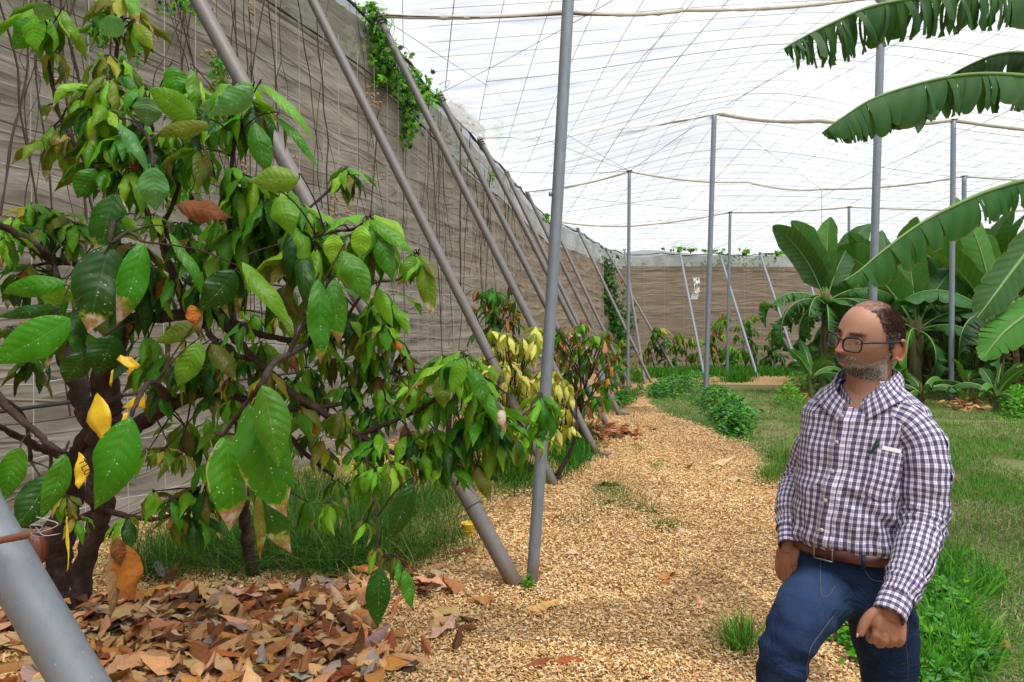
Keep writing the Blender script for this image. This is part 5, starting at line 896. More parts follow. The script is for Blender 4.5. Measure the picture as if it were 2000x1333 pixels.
# ------------------------------------------------------------------ fallen leaves
def dry(mb, p, L_, w, az, tilt=.0, col='tan', nv=8, nu=4, curl=None, lift=0):
    d = np.array([math.cos(az), math.sin(az), tilt]); d = nrm(d); b = np.asarray(p, float) - d * L_ / 2; roll = rng.normal() * .35
    c = vary(DRY[col], .25); flip = 1 if rng.random() < .6 else -1
    leaf(mb, b, b + d * L_, w, [roll * -d[1], roll * d[0], flip], rng.uniform(-.02, .14) * flip, rng.uniform(-.1, 1.2) * (1 if flip > 0 else -1), .16, c, 0, nv, nu, curl=rng.uniform(-.25, .35) if curl is None else curl, twist=rng.normal() * .4)
DRY = {'tan': (.66, .37, .18), 'brown': (.46, .19, .075), 'red': (.30, .09, .04), 'pale': (.68, .46, .28), 'dark': (.13, .05, .03), 'orange': (.58, .23, .07), 'grey': (.36, .28, .24)}
mb = MB(); DK = ['tan', 'brown', 'red', 'pale', 'brown', 'orange', 'tan', 'tan', 'dark', 'grey']
LB = [(420, 1290, 190, 60, 9), (250, 1230, 160, 50, 6), (600, 1260, 130, 50, 5), (520, 1190, 150, 25, 4), (330, 1180, 120, 30, 3), (680, 1170, 80, 30, 2), (150, 1290, 120, 60, 4), (700, 1290, 100, 50, 2.5), (40, 1250, 80, 40, 2), (820, 1150, 60, 25, .8), (350, 1400, 300, 60, 5), (60, 1130, 60, 30, 1), (880, 1190, 40, 40, .4), (560, 1340, 200, 40, 4)]
tot = sum(b[4] for b in LB); nL = 0
for cx, cy, rx, ry, w_ in LB:
    for k in range(int(1250 * w_ / tot)):
        px = cx + rng.normal() * rx * .5; py = max(1105, cy + rng.normal() * ry * .6); q = G(px, py)
        if q[0] < wall_x(q[1]) + .2: continue
        L_ = rng.uniform(.09, .25); q[2] = .015 + abs(rng.normal()) * .028 + .05 * rng.random() * (py > 1180) * (px < 750); dry(mb, q, L_, L_ * rng.uniform(.34, .5), rng.uniform(0, 6.28), rng.normal() * .34, DK[rng.integers(10)], 7, 4)
o = mb.build("leaf_litter", M['dry_leaf'], None); tag(o, "thick layer of curled brown fallen leaves under the cacao tree", "leaf litter", kind='stuff')
mb = MB()
for cx, cy, rx, ry, n in ((1195, 852, 45, 12, 110), (1165, 860, 30, 12, 60), (1105, 852, 45, 12, 90), (1560, 772, 40, 8, 60), (1880, 795, 60, 10, 60), (1030, 930, 40, 15, 30)):
    for k in range(n):
        q = G(cx + rng.normal() * rx * .6, max(745, cy + rng.normal() * ry * .6)); q[2] = .02 + abs(rng.normal()) * .05; L_ = rng.uniform(.14, .26); dry(mb, q, L_, L_ * .42, rng.uniform(0, 6.28), rng.normal() * .3, ['red', 'brown', 'tan', 'dark', 'red'][rng.integers(5)], 5, 3)
o = mb.build("leaf_pile", M['dry_leaf'], None); tag(o, "small piles of reddish brown fallen leaves further along the path", "leaf litter", kind='stuff')
SL = [(1305, 1136, 46, 15, 'brown', "brown leaf curled in the middle of the bare chips"), (1367, 1196, 30, 70, 'tan', "tan leaf standing on edge near the bottom of the path"), (1408, 915, 46, -35, 'pale', "pale stiff leaf with a dark rim on the path left of the man"), (1436, 946, 34, 5, 'pale', "thin pale leaf beside the path edge"), (1330, 1046, 28, -50, 'pale', "small pale leaf at the end of the sparse grass"), (1058, 1206, 64, 5, 'tan', "tan leaf lying right of the green seedling"), (945, 1188, 62, -8, 'brown', "brown leaf lying left of the pipe foot"), (900, 1090, 50, 10, 'red', "reddish leaf lying by the yellow cup"), (935, 1092, 36, 80, 'tan', "leaf standing on edge behind the pipe foot"), (895, 1272, 48, 50, 'dark', "dark purple brown leaf near the bottom centre"), (1108, 1308, 56, -10, 'brown', "curled brown leaf at the bottom centre right"), (1035, 1318, 96, 22, 'red', "large reddish brown leaf at the bottom edge"), (910, 1245, 46, -20, 'dark', "small dark leaf left of the bottom centre"), (800, 1300, 110, -12, 'tan', "large tan leaf near the bottom edge"), (990, 1000, 40, 70, 'brown', "brown leaf between the grass and the tall post"), (1060, 1005, 26, 60, 'brown', "small leaf leaning on the tall post"), (1085, 1020, 26, -10, 'orange', "small orange leaf right of the tall post"), (850, 1240, 60, 60, 'tan', "tan leaf lying under the hanging spotted leaf"), (1410, 1140, 18, 30, 'dark', "tiny dark leaf scrap on the chips"), (1300, 1150, 20, -10, 'orange', "orange leaf scrap beside the curled brown leaf"), (1345, 920, 18, 0, 'dark', "thin dark twig like leaf on the path"), (1860, 1130, 30, -60, 'tan', "tan leaf on the cut lawn beside the man's elbow"), (1955, 1290, 60, 10, 'brown', "brown leaf scrap in the lower right grass"), (1190, 955, 40, -5, 'dark', "dark leaf behind the sparse grass"), (850, 1120, 44, 20, 'tan', "light brown leaf at the edge of the long grass"), (770, 1210, 60, 80, 'brown', "upright brown leaf below the hanging spotted leaf"), (870, 1160, 40, 35, 'pale', "pale brown leaf among the chips left of the pipe"), (1015, 1060, 30, 40, 'tan', "small tan leaf behind the nearest pipe"), (700, 1310, 80, 30, 'pale', "broad pale leaf on the litter at the bottom"), (1120, 1092, 24, 10, 'pale', "little pale leaf on the bare chips right of the tall post")]
for px, py, l, a, c, lb in SL:
    q = G(px, py); q[2] = .045; m = MB(); L_ = l * q[1] / F * 1.25; al = R(a); up = .5 if abs(a) > 45 else .12
    dry(m, q, L_, L_ * .40, R(rng.uniform(-20, 20) + (a if abs(a) < 45 else 60)), up, c, 12, 6); tag(m.build("fallen_leaf", M['dry_leaf']), lb, "fallen leaf", "single fallen leaves on the ground")
# stones and cup
M['stone'] = simple("stone", (.17, .13, .11), .9, nscale=10, var=.4, bump=.8)
for px, py, r, lb in ((1062, 1168, .028, "small grey stone at the foot of the tall post"), (1218, 813, .12, "flat brown stone at the foot of a leaning pipe"), (1185, 893, .07, "dark stone beside the pipe foot on the path")):
    c = G(px, py); m = MB(); n = 12; zz = np.linspace(-1, 1, n); a = np.linspace(0, 6.283, 18, endpoint=False); rr = np.sqrt(np.clip(1 - zz ** 2, 0, 1))[:, None] * r * (1 + .5 * (vnoise(np.cos(a)[None] * 2 + 5 + px, np.sin(a)[None] * 2 + zz[:, None] * 2 + 5, 4) - .5))
    m.add(np.stack([c[0] + rr * np.cos(a), c[1] + rr * np.sin(a), .5 * r + np.repeat(zz[:, None] * r * .55, 18, 1)], -1), grid_faces(n, 18, True)); tag(m.build("stone", M['stone']), lb, "stone")
c = G(914, 1056); cp = empty("plastic_cup", c); tag(cp, "small yellow plastic cup standing behind the foot of the nearest leaning pipe", "cup")
m = MB(); a = np.linspace(0, 6.283, 28, endpoint=False); prof = [(.0, .004), (.040, .004), (.044, .03), (.050, .125), (.054, .130), (.054, .138), (.046, .135), (.040, .02), (0, .015)]
V = np.array([[(c[0] + r * math.cos(t), c[1] + r * math.sin(t), h) for t in a] for r, h in prof]); m.add(V, grid_faces(len(prof), 28, True)); M['cup'] = simple("yellow_plastic", (.75, .48, .02), .4, nscale=5, var=.1); m.build("cup_body", M['cup'], cp)
m = MB(); V = np.array([[(c[0] + r * math.cos(t), c[1] + r * math.sin(t), h) for t in a] for r, h in ((.0475, .075), (.050, .075), (.051, .085), (.0487, .085))]); m.add(V, grid_faces(4, 28, True)); m.build("rim_band", M['cup'], cp)
# ------------------------------------------------------------------ the man
def skin_mat():
    t = NT("skin"); o = t.obj(); a = t.attr(); n1 = t.noise(18, 5, .6, o); n2 = t.noise(160, 3, .6, o)
    c = t.mix(t.math('MULTIPLY', t.math('SUBTRACT', n1, .4), .9, clamp=True), a.outputs[0], t.mix(.35, a.outputs[0], (.42, .12, .07, 1)))
    return t.done(t.pbr(c, .48, 0, t.bump(n2, .25, .002), .4, Subsurface_Weight=.08, Subsurface_Radius=(.012, .004, .002), Subsurface_Scale=1.0))
def plaid_mat():
    t = NT("checked_cotton"); uv = t.uvc(); sx = t.n("SeparateXYZ", {0: uv}); o = t.obj()
    wob = t.math('MULTIPLY', t.math('SUBTRACT', t.noise(7, 3, .5, o), .5), .012)
    def st(s, p, off):
        f = t.math('FRACT', t.math('ADD', t.math('DIVIDE', t.math('ADD', s, wob), p * .80), off))
        band = t.math('LESS_THAN', f, .52)
        l1 = t.math('COMPARE', f, .18, .018); l2 = t.math('COMPARE', f, .34, .018); l3 = t.math('COMPARE', f, .76, .03)
        v = t.math('SUBTRACT', band, t.math('MULTIPLY', t.math('ADD', l1, l2), .35)); return t.math('ADD', v, t.math('MULTIPLY', l3, .45))
    a = st(sx.outputs[0], .0235, .1); b = st(sx.outputs[1], .0235, .3)
    w = t.math('ADD', t.math('MULTIPLY', a, .60), t.math('MULTIPLY', b, .40), clamp=True)
    c = t.ramp(w, [(0, (.70, .68, .75)), (.4, (.33, .30, .41)), (.62, (.15, .125, .22)), (1, (.055, .045, .10))])
    wr = t.noise(9, 4, .55, o, .8); fine = t.noise(900, 1, .5, o)
    nb = t.bump(wr, .55, .03)
    return t.done(t.pbr(c, .85, 0, t.n("Bump", {'Height': fine, 'Strength': .15, 'Distance': .001, 'Normal': nb}).outputs[0], .15))
def denim_mat():
    t = NT("blue_denim"); o = t.obj(); n1 = t.noise(6, 5, .6, o); n2 = t.noise(420, 2, .6, o); a = t.attr()
    c = t.ramp(n1, [(.3, (.004, .009, .028)), (.5, (.007, .018, .055)), (.7, (.020, .045, .115))])
    c = t.mix(t.math('MULTIPLY', n2, .5), c, (.01, .018, .05, 1)); c = t.mix(a.outputs[0], c, (.05, .105, .21, 1))
    wr = t.noise(5, 4, .6, t.scaled(o, (1, 1, 1.8)), 1.2)
    return t.done(t.pbr(c, .85, 0, t.n("Bump", {'Height': n2, 'Strength': .3, 'Distance': .001, 'Normal': t.bump(wr, .7, .03)}).outputs[0], .15))
M['skin'] = skin_mat(); M['plaid'] = plaid_mat(); M['denim'] = denim_mat()
M['belt'] = simple("brown_leather", (.10, .028, .018), .35, nscale=20, var=.2); M['metal'] = simple("brass_metal", (.45, .38, .28), .3, .9)
M['thread'] = simple("tan_thread", (.16, .11, .07), .8); M['button'] = simple("shirt_button", (.62, .58, .55), .35, var=.05)
M['frame'] = simple("dark_blue_frame", (.012, .018, .035), .3, nscale=4); M['hair'] = attr_material("hair", .95, 0, .2, 60, 0, .05)
M['white'] = simple("white_paper", (.82, .82, .8), .6, var=.03); M['pen'] = simple("green_pen", (.01, .06, .035), .3)
M['shoe'] = simple("brown_shoe", (.05, .03, .02), .5); M['eye'] = attr_material("eye", .15, 0, .03)
def glass_mat():
    t = NT("spectacle_glass"); g = t.n("BsdfGlossy", {'Roughness': .03}).outputs[0]; tr = t.n("BsdfTransparent", {'Color': (.90, .93, .92, 1)}).outputs[0]
    return t.done(t.n("MixShader", {0: .16, 1: tr, 2: g}).outputs[0])
M['glass'] = glass_mat()
man = empty("person", (1.05, 2.1, 0)); tag(man, "bearded man in checked shirt, blue jeans and glasses, looking over at the cacao tree", "person")
YAW = R(50); lf = np.array([math.cos(YAW), -math.sin(YAW), 0]); fw = np.array([-math.sin(YAW), -math.cos(YAW), 0]); up = np.array([0, 0, 1.])
def remesh(mb, vox, sm=2, name="tmp"):
    o = mb.build(name, M['skin']); o.data.attributes.remove(o.data.attributes["Col"]) if "Col" in o.data.attributes else None
    m = o.modifiers.new("r", 'REMESH'); m.mode = 'VOXEL'; m.voxel_size = vox; m.use_smooth_shade = True
    s = o.modifiers.new("s", 'SMOOTH'); s.factor = .5; s.iterations = sm
    dg = bpy.context.evaluated_depsgraph_get(); dg.update(); me = bpy.data.meshes.new_from_object(o.evaluated_get(dg)); v = np.empty(len(me.vertices) * 3); me.vertices.foreach_get("co", v)
    bpy.data.objects.remove(o); return me, v.reshape(-1, 3)
def finish(me, v, name, mat, col, parent):
    for a in list(me.color_attributes): me.color_attributes.remove(a)
    ca = me.color_attributes.new("Col", 'FLOAT_COLOR', 'POINT'); ca.data.foreach_set("color", np.c_[col, np.zeros(len(col))].ravel() if col.shape[1] == 3 else col.ravel())
    me.vertices.foreach_set("co", v.ravel()); me.materials.clear(); me.materials.append(mat); me.polygons.foreach_set("use_smooth", np.ones(len(me.polygons), bool)); me.update(); me.name = name
    o = bpy.data.objects.new(name, me); COL.objects.link(o); o.parent = parent; o.matrix_parent_inverse = Matrix.Translation(-Vector(parent.location)); return o
def ellip(mb, c, ax, ay, az, n=16, col=(1, 1, 1, 0)):
    a = np.linspace(0, 2 * np.pi, n * 2, endpoint=False); t = np.linspace(-1, 1, n) * np.pi / 2; c, ax, ay, az = map(np.array, (c, ax, ay, az))
    V = c + (np.cos(t)[:, None] * np.cos(a)[None])[..., None] * ax + (np.cos(t)[:, None] * np.sin(a)[None])[..., None] * ay + np.repeat(np.sin(t)[:, None], n * 2, 1)[..., None] * az
    mb.add(V, grid_faces(n, n * 2, True), None, col)
# head frame
HO = np.array([1.083, 2.075, 1.587]); HY = R(66); HP = R(-4)
hf0 = np.array([-math.sin(HY), -math.cos(HY), 0]); hl = np.array([math.cos(HY), -math.sin(HY), 0]); hf = hf0 * math.cos(HP) + up * math.sin(HP); hu = nrm(np.cross(hf, hl)); hu = hu if hu[2] > 0 else -hu; _rl = R(12); hl, hu = hl * math.cos(_rl) - hu * math.sin(_rl), hu * math.cos(_rl) + hl * math.sin(_rl)
def H(f, l, u): return HO + hf * f + hl * l + hu * u
def Hv(p): return HO + p[..., 0:1] * hf + p[..., 1:2] * hl + p[..., 2:3] * hu
def g(x, s): return np.exp(-(x / s) ** 2)
def head_surface(n=150, m=150):
    th = np.linspace(0, 2 * np.pi, n, endpoint=False); ph = np.linspace(-1, 1, m) * np.pi / 2 * .998
    T_h, P_h = np.meshgrid(th, ph); f = np.cos(P_h) * np.cos(T_h); l = np.cos(P_h) * np.sin(T_h); u = np.sin(P_h)
    x = f * .101; y = l * .077; z = u * np.where(u > 0, .111, .107)
    x = np.where(f < 0, x * 1.06 - .004 * (u > -2), x)
    low = np.clip(-z / .12, 0, 1)          # lower face: narrower, jaw forward, nape pulled in
    y *= 1 - .20 * low ** 1.6 * (f > -.2) - .10 * low ** 1.5
    x = np.where(f < 0, x * (1 - .42 * low ** 1.2), x * (1 + .02 * low)); x = x + .012 * low + .017 * np.clip((-z - .02) / .08, 0, 1) * np.clip(f + .1, 0, 1) ** .7
    y *= 1 + .05 * g(z - .05, .05) * (f < .3)
    fr = np.clip(f, 0, 1) ** 1.5
    x += fr * (.004 * g(z - .022, .012) * g(np.abs(y) - .026, .022))            # brow
    x -= fr * (.014 * g(z + .002, .013) * g(np.abs(y) - .031, .015))            # eye sockets
    nose = np.where(z > .008, g(z - .008, .02), np.where(z > -.036, 1, g(z + .036, .006))) * np.interp(z, [-.040, -.03, .008, .03], [.030, .030, .010, .004])
    x += (f > 0) * nose * g(y, np.interp(z, [-.04, -.02, .01], [.0125, .0105, .0085]))
    x += fr * .012 * g(z + .034, .008) * g(np.abs(y) - .0135, .007)               # nostril wings
    x += fr * (.006 * g(z + .060, .010) * g(y, .024) + .005 * g(z + .071, .007) * g(y, .02) - .006 * g(z + .0655, .0028) * g(y, .024))
    x += fr * (.009 * g(z + .098, .015) * g(y, .022)) - fr * .003 * g(z + .084, .007) * g(y, .02)
    y += np.sign(y) * .004 * g(z + .022, .020) * g(x - .055, .025)                # cheeks
    x += fr * .003 * g(z + .02, .02) * g(np.abs(y) - .04, .02)
    return np.stack([x, y, z], -1), T_h, P_h
hs, HT, HPh = head_surface()
mb = MB(); nh_ = hs.shape[1]; mb.add(Hv(hs), grid_faces(hs.shape[0], nh_, True))
for sgn in (-1, 1):   # ears: rim, lobe, bowl
    a = np.linspace(-2.0, 2.3, 16); rim = [H(-.034 - .017 * math.cos(q) * .9 - .004, sgn * (.077 + .008 * (1 if q < 1.8 else .4)), -.026 + .031 * math.sin(-q) * 1.0 + .0) for q in a]
    tube(mb, rim, [.0048] * 16, 8); ellip(mb, H(-.036, sgn * .0745, -.027), hf * .021, hl * .0075, hu * .031, 10); ellip(mb, H(-.028, sgn * .073, -.054), hf * .0085, hl * .005, hu * .010, 8)
    tube(mb, [H(-.038, sgn * .079, -.010), H(-.043, sgn * .081, -.024), H(-.037, sgn * .080, -.038)], [.003] * 3, 6, n=8)
NB = np.array([1.098, 2.105, 1.40])
tube(mb, [NB + [0.0, 0, -.05], NB + [0, 0, .03], H(-.022, 0, -.07), H(-.025, 0, -.02)], [.085, .064, .060, .055], 24, n=16)
# torso volume and limbs under the clothes
TC = lambda h: np.array([np.interp(h, [.9, .97, 1.10, 1.25, 1.40, 1.5], [1.030, 1.030, 1.043, 1.068, 1.088, 1.098]), np.interp(h, [.9, 1.1, 1.4], [2.085, 2.085, 2.10]), h])
SEC = np.array([(.93, .156, .122, .122, 0), (.955, .158, .130, .122, 0), (.975, .160, .140, .128, 0), (1.0, .162, .148, .130, 0), (1.06, .164, .150, .130, 0), (1.14, .165, .142, .130, 0), (1.22, .170, .132, .128, 0), (1.30, .178, .122, .124, 0), (1.35, .180, .110, .118, 0), (1.38, .166, .094, .104, 0), (1.408, .136, .080, .092, 0), (1.432, .098, .070, .082, 0), (1.455, .074, .064, .070, 0)])
def torso(h, an, grow=0.0):  # an: 0 = front, + = his left
    h = np.asarray(h, float); an = np.asarray(an, float); hw, hfr, hb = (np.interp(h, SEC[:, 0], SEC[:, i]) for i in (1, 2, 3)); s = np.sin(an); c = np.cos(an); e = .88
    a = np.sign(s) * np.abs(s) ** e * (hw + grow); b = np.sign(c) * np.abs(c) ** e * (np.where(c > 0, hfr, hb) + grow); C = TC(h) if h.ndim == 0 else np.stack([np.interp(h, [.9, .97, 1.10, 1.25, 1.40, 1.5], [1.030, 1.030, 1.043, 1.068, 1.088, 1.098]), np.interp(h, [.9, 1.1, 1.4], [2.085, 2.085, 2.10]), h], -1)
    return C + a[..., None] * lf + b[..., None] * fw
hh = np.linspace(.93, 1.455, 30); an = np.linspace(-np.pi, np.pi, 48, endpoint=False); V = torso(np.repeat(hh[:, None], 48, 1), np.repeat(an[None], 30, 0), -.022); n0 = mb.n
mb.add(V, grid_faces(30, 48, True)); mb.add(np.vstack([V[0], V[0].mean(0)]), [[(q + 1) % 48, q, 48] for q in range(48)]); mb.add(np.vstack([V[-1], V[-1].mean(0)]), [[q, (q + 1) % 48, 48] for q in range(48)])
SL_ = [np.array(q) for q in ((1.125, 2.000, 1.338), (1.166, 1.960, 1.308), (1.168, 1.93, 1.23), (1.150, 1.91, 1.085), (1.080, 1.84, .985), (1.000, 1.768, .905))]
SR_ = [np.array(q) for q in ((1.015, 2.150, 1.345), (1.000, 2.200, 1.325), (1.000, 2.25, 1.24), (.967, 2.285, 1.12), (.905, 2.22, 1.035), (.868, 2.15, .965))]
for S_ in (SL_, SR_): tube(mb, S_, [.05, .048, .044, .038, .032, .026], 16, n=30)
def hand(mb, w, D, N, W, fist, s=1.0):
    D = nrm(D); N = nrm(np.array(N) - D * D.dot(N)); W = nrm(np.array(W) - D * D.dot(W) - N * N.dot(W)); w = np.array(w)
    tube(mb, [w - D * .006, w + D * .01, w + D * .03], [.024, .025, .024], 14, n=8)
    ellip(mb, w + D * .046, W * .038 * s, D * .042 * s, N * .017, 12); ellip(mb, w + D * .045 + W * .028, W * .018, D * .032, N * .019, 10)
    for k, (wi, r, sc) in enumerate(((.0315, .0104, .95), (.0105, .0108, 1.04), (-.0105, .0103, .98), (-.0305, .0092, .82))):
        kn = w + D * (.086 - .006 * abs(k - 1)) + W * wi
        if fist: q = [kn - D * .04, kn + N * .003, kn - N * .030 * sc + D * .016, kn - N * .044 * sc - D * .012 * sc, kn - N * .026 - D * .022, kn - N * .014 - D * .018]; rr = [r * .9, r * 1.12, r * 1.0, r * .98, r * .92, r * .8]
        else: q = [kn - D * .04, kn, kn + D * .038 * sc - N * .010, kn + D * .058 * sc - N * .026, kn + D * .066 * sc - N * .042]; rr = [r * .9, r * 1.05, r * .95, r * .88, r * .72]
        tube(mb, q, rr, 12, n=18)
    if fist: q = [w + D * .012 + W * .026, w + D * .034 + W * .050 + N * .002, w + D * .060 + W * .062 + N * .002, w + D * .086 + W * .068 + N * .002]
    else: q = [w + D * .012 + W * .026, w + D * .036 + W * .045 - N * .006, w + D * .060 + W * .048 - N * .016, w + D * .082 + W * .042 - N * .024]
    tube(mb, q, [.014, .0135, .0125, .0095], 12, n=16); return w + D * .086 + W * .072 + N * .004, D, W, N
WLh = P(1742, 1186, 1.765); nail = hand(mb, WLh, (-.20, -.12, -.97), (-.15, -.97, .18), (-1, .1, .2), True, 1.08)
WRh = P(1541, 1058, 2.145); hand(mb, WRh, (-.13, -.10, -.98), (-.75, -.6, .1), (-.5, -.6, 0), False)
HIPR, KNR, ANR = np.array([.975, 2.10, .84]), P(1536, 1262, 1.82), np.array([.71, 1.93, .33]); HIPL, KNL, ANL = np.array([1.085, 2.06, .86]), np.array([1.165, 2.11, .50]), np.array([1.20, 2.26, .09])
for Q in ((HIPR, KNR, ANR), (HIPL, KNL, ANL)):
    tube(mb, [Q[0] + [0, 0, .1], Q[0], (Q[0] + Q[1]) / 2, Q[1], (Q[1] + Q[2]) / 2, Q[2]], [.07, .075, .065, .045, .042, .032], 14, n=30)
for A_ in (ANR, ANL): ellip(mb, A_ + fw * .07 - [0, 0, .035], fw * .13, lf * .04, up * .035, 10)
me, v = remesh(mb, .0022, 1)
q = v - HO; x = q @ hf; y = q @ hl; z = q @ hu
colr = np.tile(np.array([.34, .175, .12]), (len(v), 1)); hd = (z > -.13) & (np.abs(x) < .16) & (np.abs(y) < .12)
def blend(m, c, k=1.0): 
    global colr; m = (np.clip(m, 0, 1) * k)[:, None]; colr = colr * (1 - m) + np.array(c) * m
blend(hd * g(z - .09, .05) * 1.0, (.50, .25, .17), .7)                    # forehead, paler; its highlight is painted into the skin colour
blend(hd * (x > .06) * g(z + .030, .018) * g(y, .026), (.42, .13, .085), .8)    # nose
blend(hd * g(np.abs(y) - .085, .010) * g(x + .037, .03) * g(z + .028, .05), (.44, .13, .08), .7)  # ears
blend(hd * (x > .075) * (g(z + .061, .0035) + g(z + .070, .0045)) * (np.abs(y) < .027), (.33, .11, .09), .9)   # lips
line = np.interp(x, [-.02, .0, .02, .05, .08, .095, .14], [-.03, -.048, -.062, -.072, -.068, -.050, -.048]) + .010 * (vnoise(x * 140 + 9, y * 140 + 50, 4) - .5)
beard = hd * (x > -.015) * (z < line) * (z > -.118); beard = np.where((x > .085) & (z > -.074) & (z < -.058) & (np.abs(y) < .022), 0, beard)
blend(beard.astype(float) * np.where(z < -.098, .3, 1), (.40, .33, .28), .75); blend(beard.astype(float) * (z < -.092) * (x > .0) * (x < .085), (.10, .06, .045), .8)
hairline = np.interp(z, [-.05, -.02, .0, .02, .05, .08, .11], [-.03, .004, .014, .030, .034, .038, .065]); hairline = hairline + .010 * (vnoise(y * 120 + 50, z * 160 + 50, 9) - .5); hm = hd * (x < hairline) * (z > -.055 + .0 * x) ; hm = hm * (np.abs(y) < .083)
hm = np.where((np.abs(y) > .06) & (z < .004) & (x > -.055) & (x < -.01), 0, hm)
blend(hm * np.where((z > .09) & (x > -.04), .5, .92), (.045, .024, .019), 1.0)
blend(hd * (x > .07) * g(z - .021 + .1 * (np.abs(y) - .03) ** 1, .0045) * g(np.abs(y) - .031, .015), (.10, .055, .04), .35)  # brows
hands = (v[:, 2] < 1.0) & (v[:, 2] > .7); blend(hands.astype(float), (.30, .135, .078), .85)
body = finish(me, v, "body", M['skin'], colr, man)
# nail
mb = MB(); p_, D_, W_, N_ = nail; ellip(mb, p_ + D_ * .002 + W_ * .004 + N_ * .005, D_ * .0055, N_ * .0045, W_ * .0022, 8); mb.build("thumbnail", simple("nail", (.62, .42, .36), .35, var=.05), man)
# eyes and lids
for sgn, nm in ((-1, 'eye'), (1, 'eye')):
    m = MB(); c = H(.0745, sgn * .031, -.002); ellip(m, c, hf * .0115, hl * .0125, hu * .0115, 14, (.70, .66, .62, 0)); gz = nrm(hf - hl * .12 - hu * .22)
    ellip(m, c + gz * .0098, gz * .0022, nrm(np.cross(gz, hu)) * .0055, hu * .0055, 8, (.06, .035, .02, 0)); m.build("eye", M['eye'], man)
    m = MB(); a = np.linspace(-1.25, 1.25, 12)
    for s_, dz in ((1, .0048), (-1, -.0060)): tube(m, [H(.0745 + .0118 * math.cos(q), sgn * .031 + .0135 * math.sin(q), -.002 + dz * math.cos(q * 1.15) * 1.05) for q in a], [.0026 if s_ > 0 else .002] * 12, 7)
    o = m.build("eyelid", M['skin'], man); o.data.color_attributes["Col"].data.foreach_set("color", np.tile([.40, .18, .12, 0], len(o.data.vertices)))
# hair and beard as short strands
def strands(name, pts, nrmv, n, L_, w, cols, flow, parent, fl=.8, rgh=.35):
    idx = rng.integers(len(pts), size=n); p = pts[idx] + rng.normal(size=(n, 3)) * .0012; N = nrmv[idx]; d = N * (1 - fl) + flow(p, N) * fl + rng.normal(size=(n, 3)) * rgh * .5; d /= np.linalg.norm(d, axis=1)[:, None]
    s = np.cross(d, N + rng.normal(size=(n, 3)) * .3); s /= np.linalg.norm(s, axis=1)[:, None] + 1e-9; l = (L_ * rng.uniform(.5, 1.2, n))[:, None]; w_ = w * rng.uniform(.7, 1.2, (n, 1))
    b = p - N * .001; mid = p + d * l * .5 + N * .0014; tip = p + d * l + N * .0006
    V = np.stack([b - s * w_, b + s * w_, mid + s * w_ * .8, mid - s * w_ * .8, tip + s * w_ * .2, tip - s * w_ * .2], 1); f = np.array([[0, 1, 2, 3], [3, 2, 4, 5]]); C = np.array(cols)[rng.integers(len(cols), size=n)] * rng.uniform(.7, 1.25, (n, 1))
    m = MB(); m.add(V.reshape(-1, 3), (np.arange(n)[:, None, None] * 6 + f[None]).reshape(-1, 4), None, np.repeat(np.c_[C, np.zeros(n)], 6, 0)); return m.build(name, M['hair'], parent)
nv_ = np.empty(len(me.vertices) * 3); me.vertices.foreach_get("normal", nv_); nv_ = nv_.reshape(-1, 3)
hi = hm > 0
def rep(mask, prob): i = np.where(mask)[0]; return i[rng.random(len(i)) < prob(i)] if len(i) else i
hidx = rep(hi, lambda i: np.clip(.35 + (-(x[i] - hairline[i])) * 22, 0.12, 1) * np.where((z[i] > .095) & (x[i] > -.05), .45, 1))
flow = lambda p, N: np.tile(-hf * .45 - hu * .8, (len(p), 1))
dark = (z[hidx] > -.5)
strands("hair", v[hidx], nv_[hidx], 26000, .010, .00042, [(.030, .013, .009), (.042, .018, .012), (.02, .01, .008), (.07, .035, .026)], flow, man, .72)
side = hidx[(z[hidx] < .03) & (x[hidx] > -.03)]
if len(side): strands("temple_hair", v[side], nv_[side], 900, .008, .0004, [(.45, .42, .40), (.10, .07, .06), (.3, .27, .25)], flow, man, .7)
nape = np.where(hd & (x < -.03) & (z < -.045) & (z > -.09) & (np.abs(y) < .07))[0]
if len(nape): strands("nape_hair", v[nape], nv_[nape], 900, .007, .0004, [(.4, .38, .36), (.10, .06, .05)], flow, man, .8)
bi = np.where(beard > 0)[0]
white = bi[(rng.random(len(bi)) < np.where(x[bi] > .05, .75, .5))]; ch = (x[bi] > .03) & (x[bi] < .075) & (z[bi] < -.085)
fb = lambda p, N: np.tile(hf * .25 - hu * .95, (len(p), 1))
strands("beard", v[bi], nv_[bi], 16000, .0045, .00030, [(.78, .74, .70), (.85, .82, .78), (.25, .18, .14), (.50, .43, .38), (.66, .60, .56)], fb, man, .5, 1.0)
dk = bi[(x[bi] < .080) & (x[bi] > .005) & (z[bi] < -.082)]
if len(dk): strands("beard_underside", v[dk], nv_[dk], 3000, .005, .00045, [(.035, .022, .018), (.06, .04, .03), (.09, .06, .05)], fb, man, .6)
ms = np.where(hd & (x > .085) & (z > -.057) & (z < -.047) & (np.abs(y) < .034))[0]
if len(ms): strands("moustache", v[ms], nv_[ms], 900, .009, .0004, [(.45, .4, .37), (.08, .05, .04), (.3, .24, .2)], fb, man, .7)
for sgn in (-1, 1):
    br = np.where(hd & (x > .06) & (np.abs(z - .021) < .005) & (np.abs(y * sgn - .031) < .018))[0]
    if len(br): strands("eyebrow", v[br], nv_[br], 150, .008, .00045, [(.06, .035, .028), (.09, .06, .05)], lambda p, N: np.tile(hl * sgn * .9 - hu * .1, (len(p), 1)), man, .8)
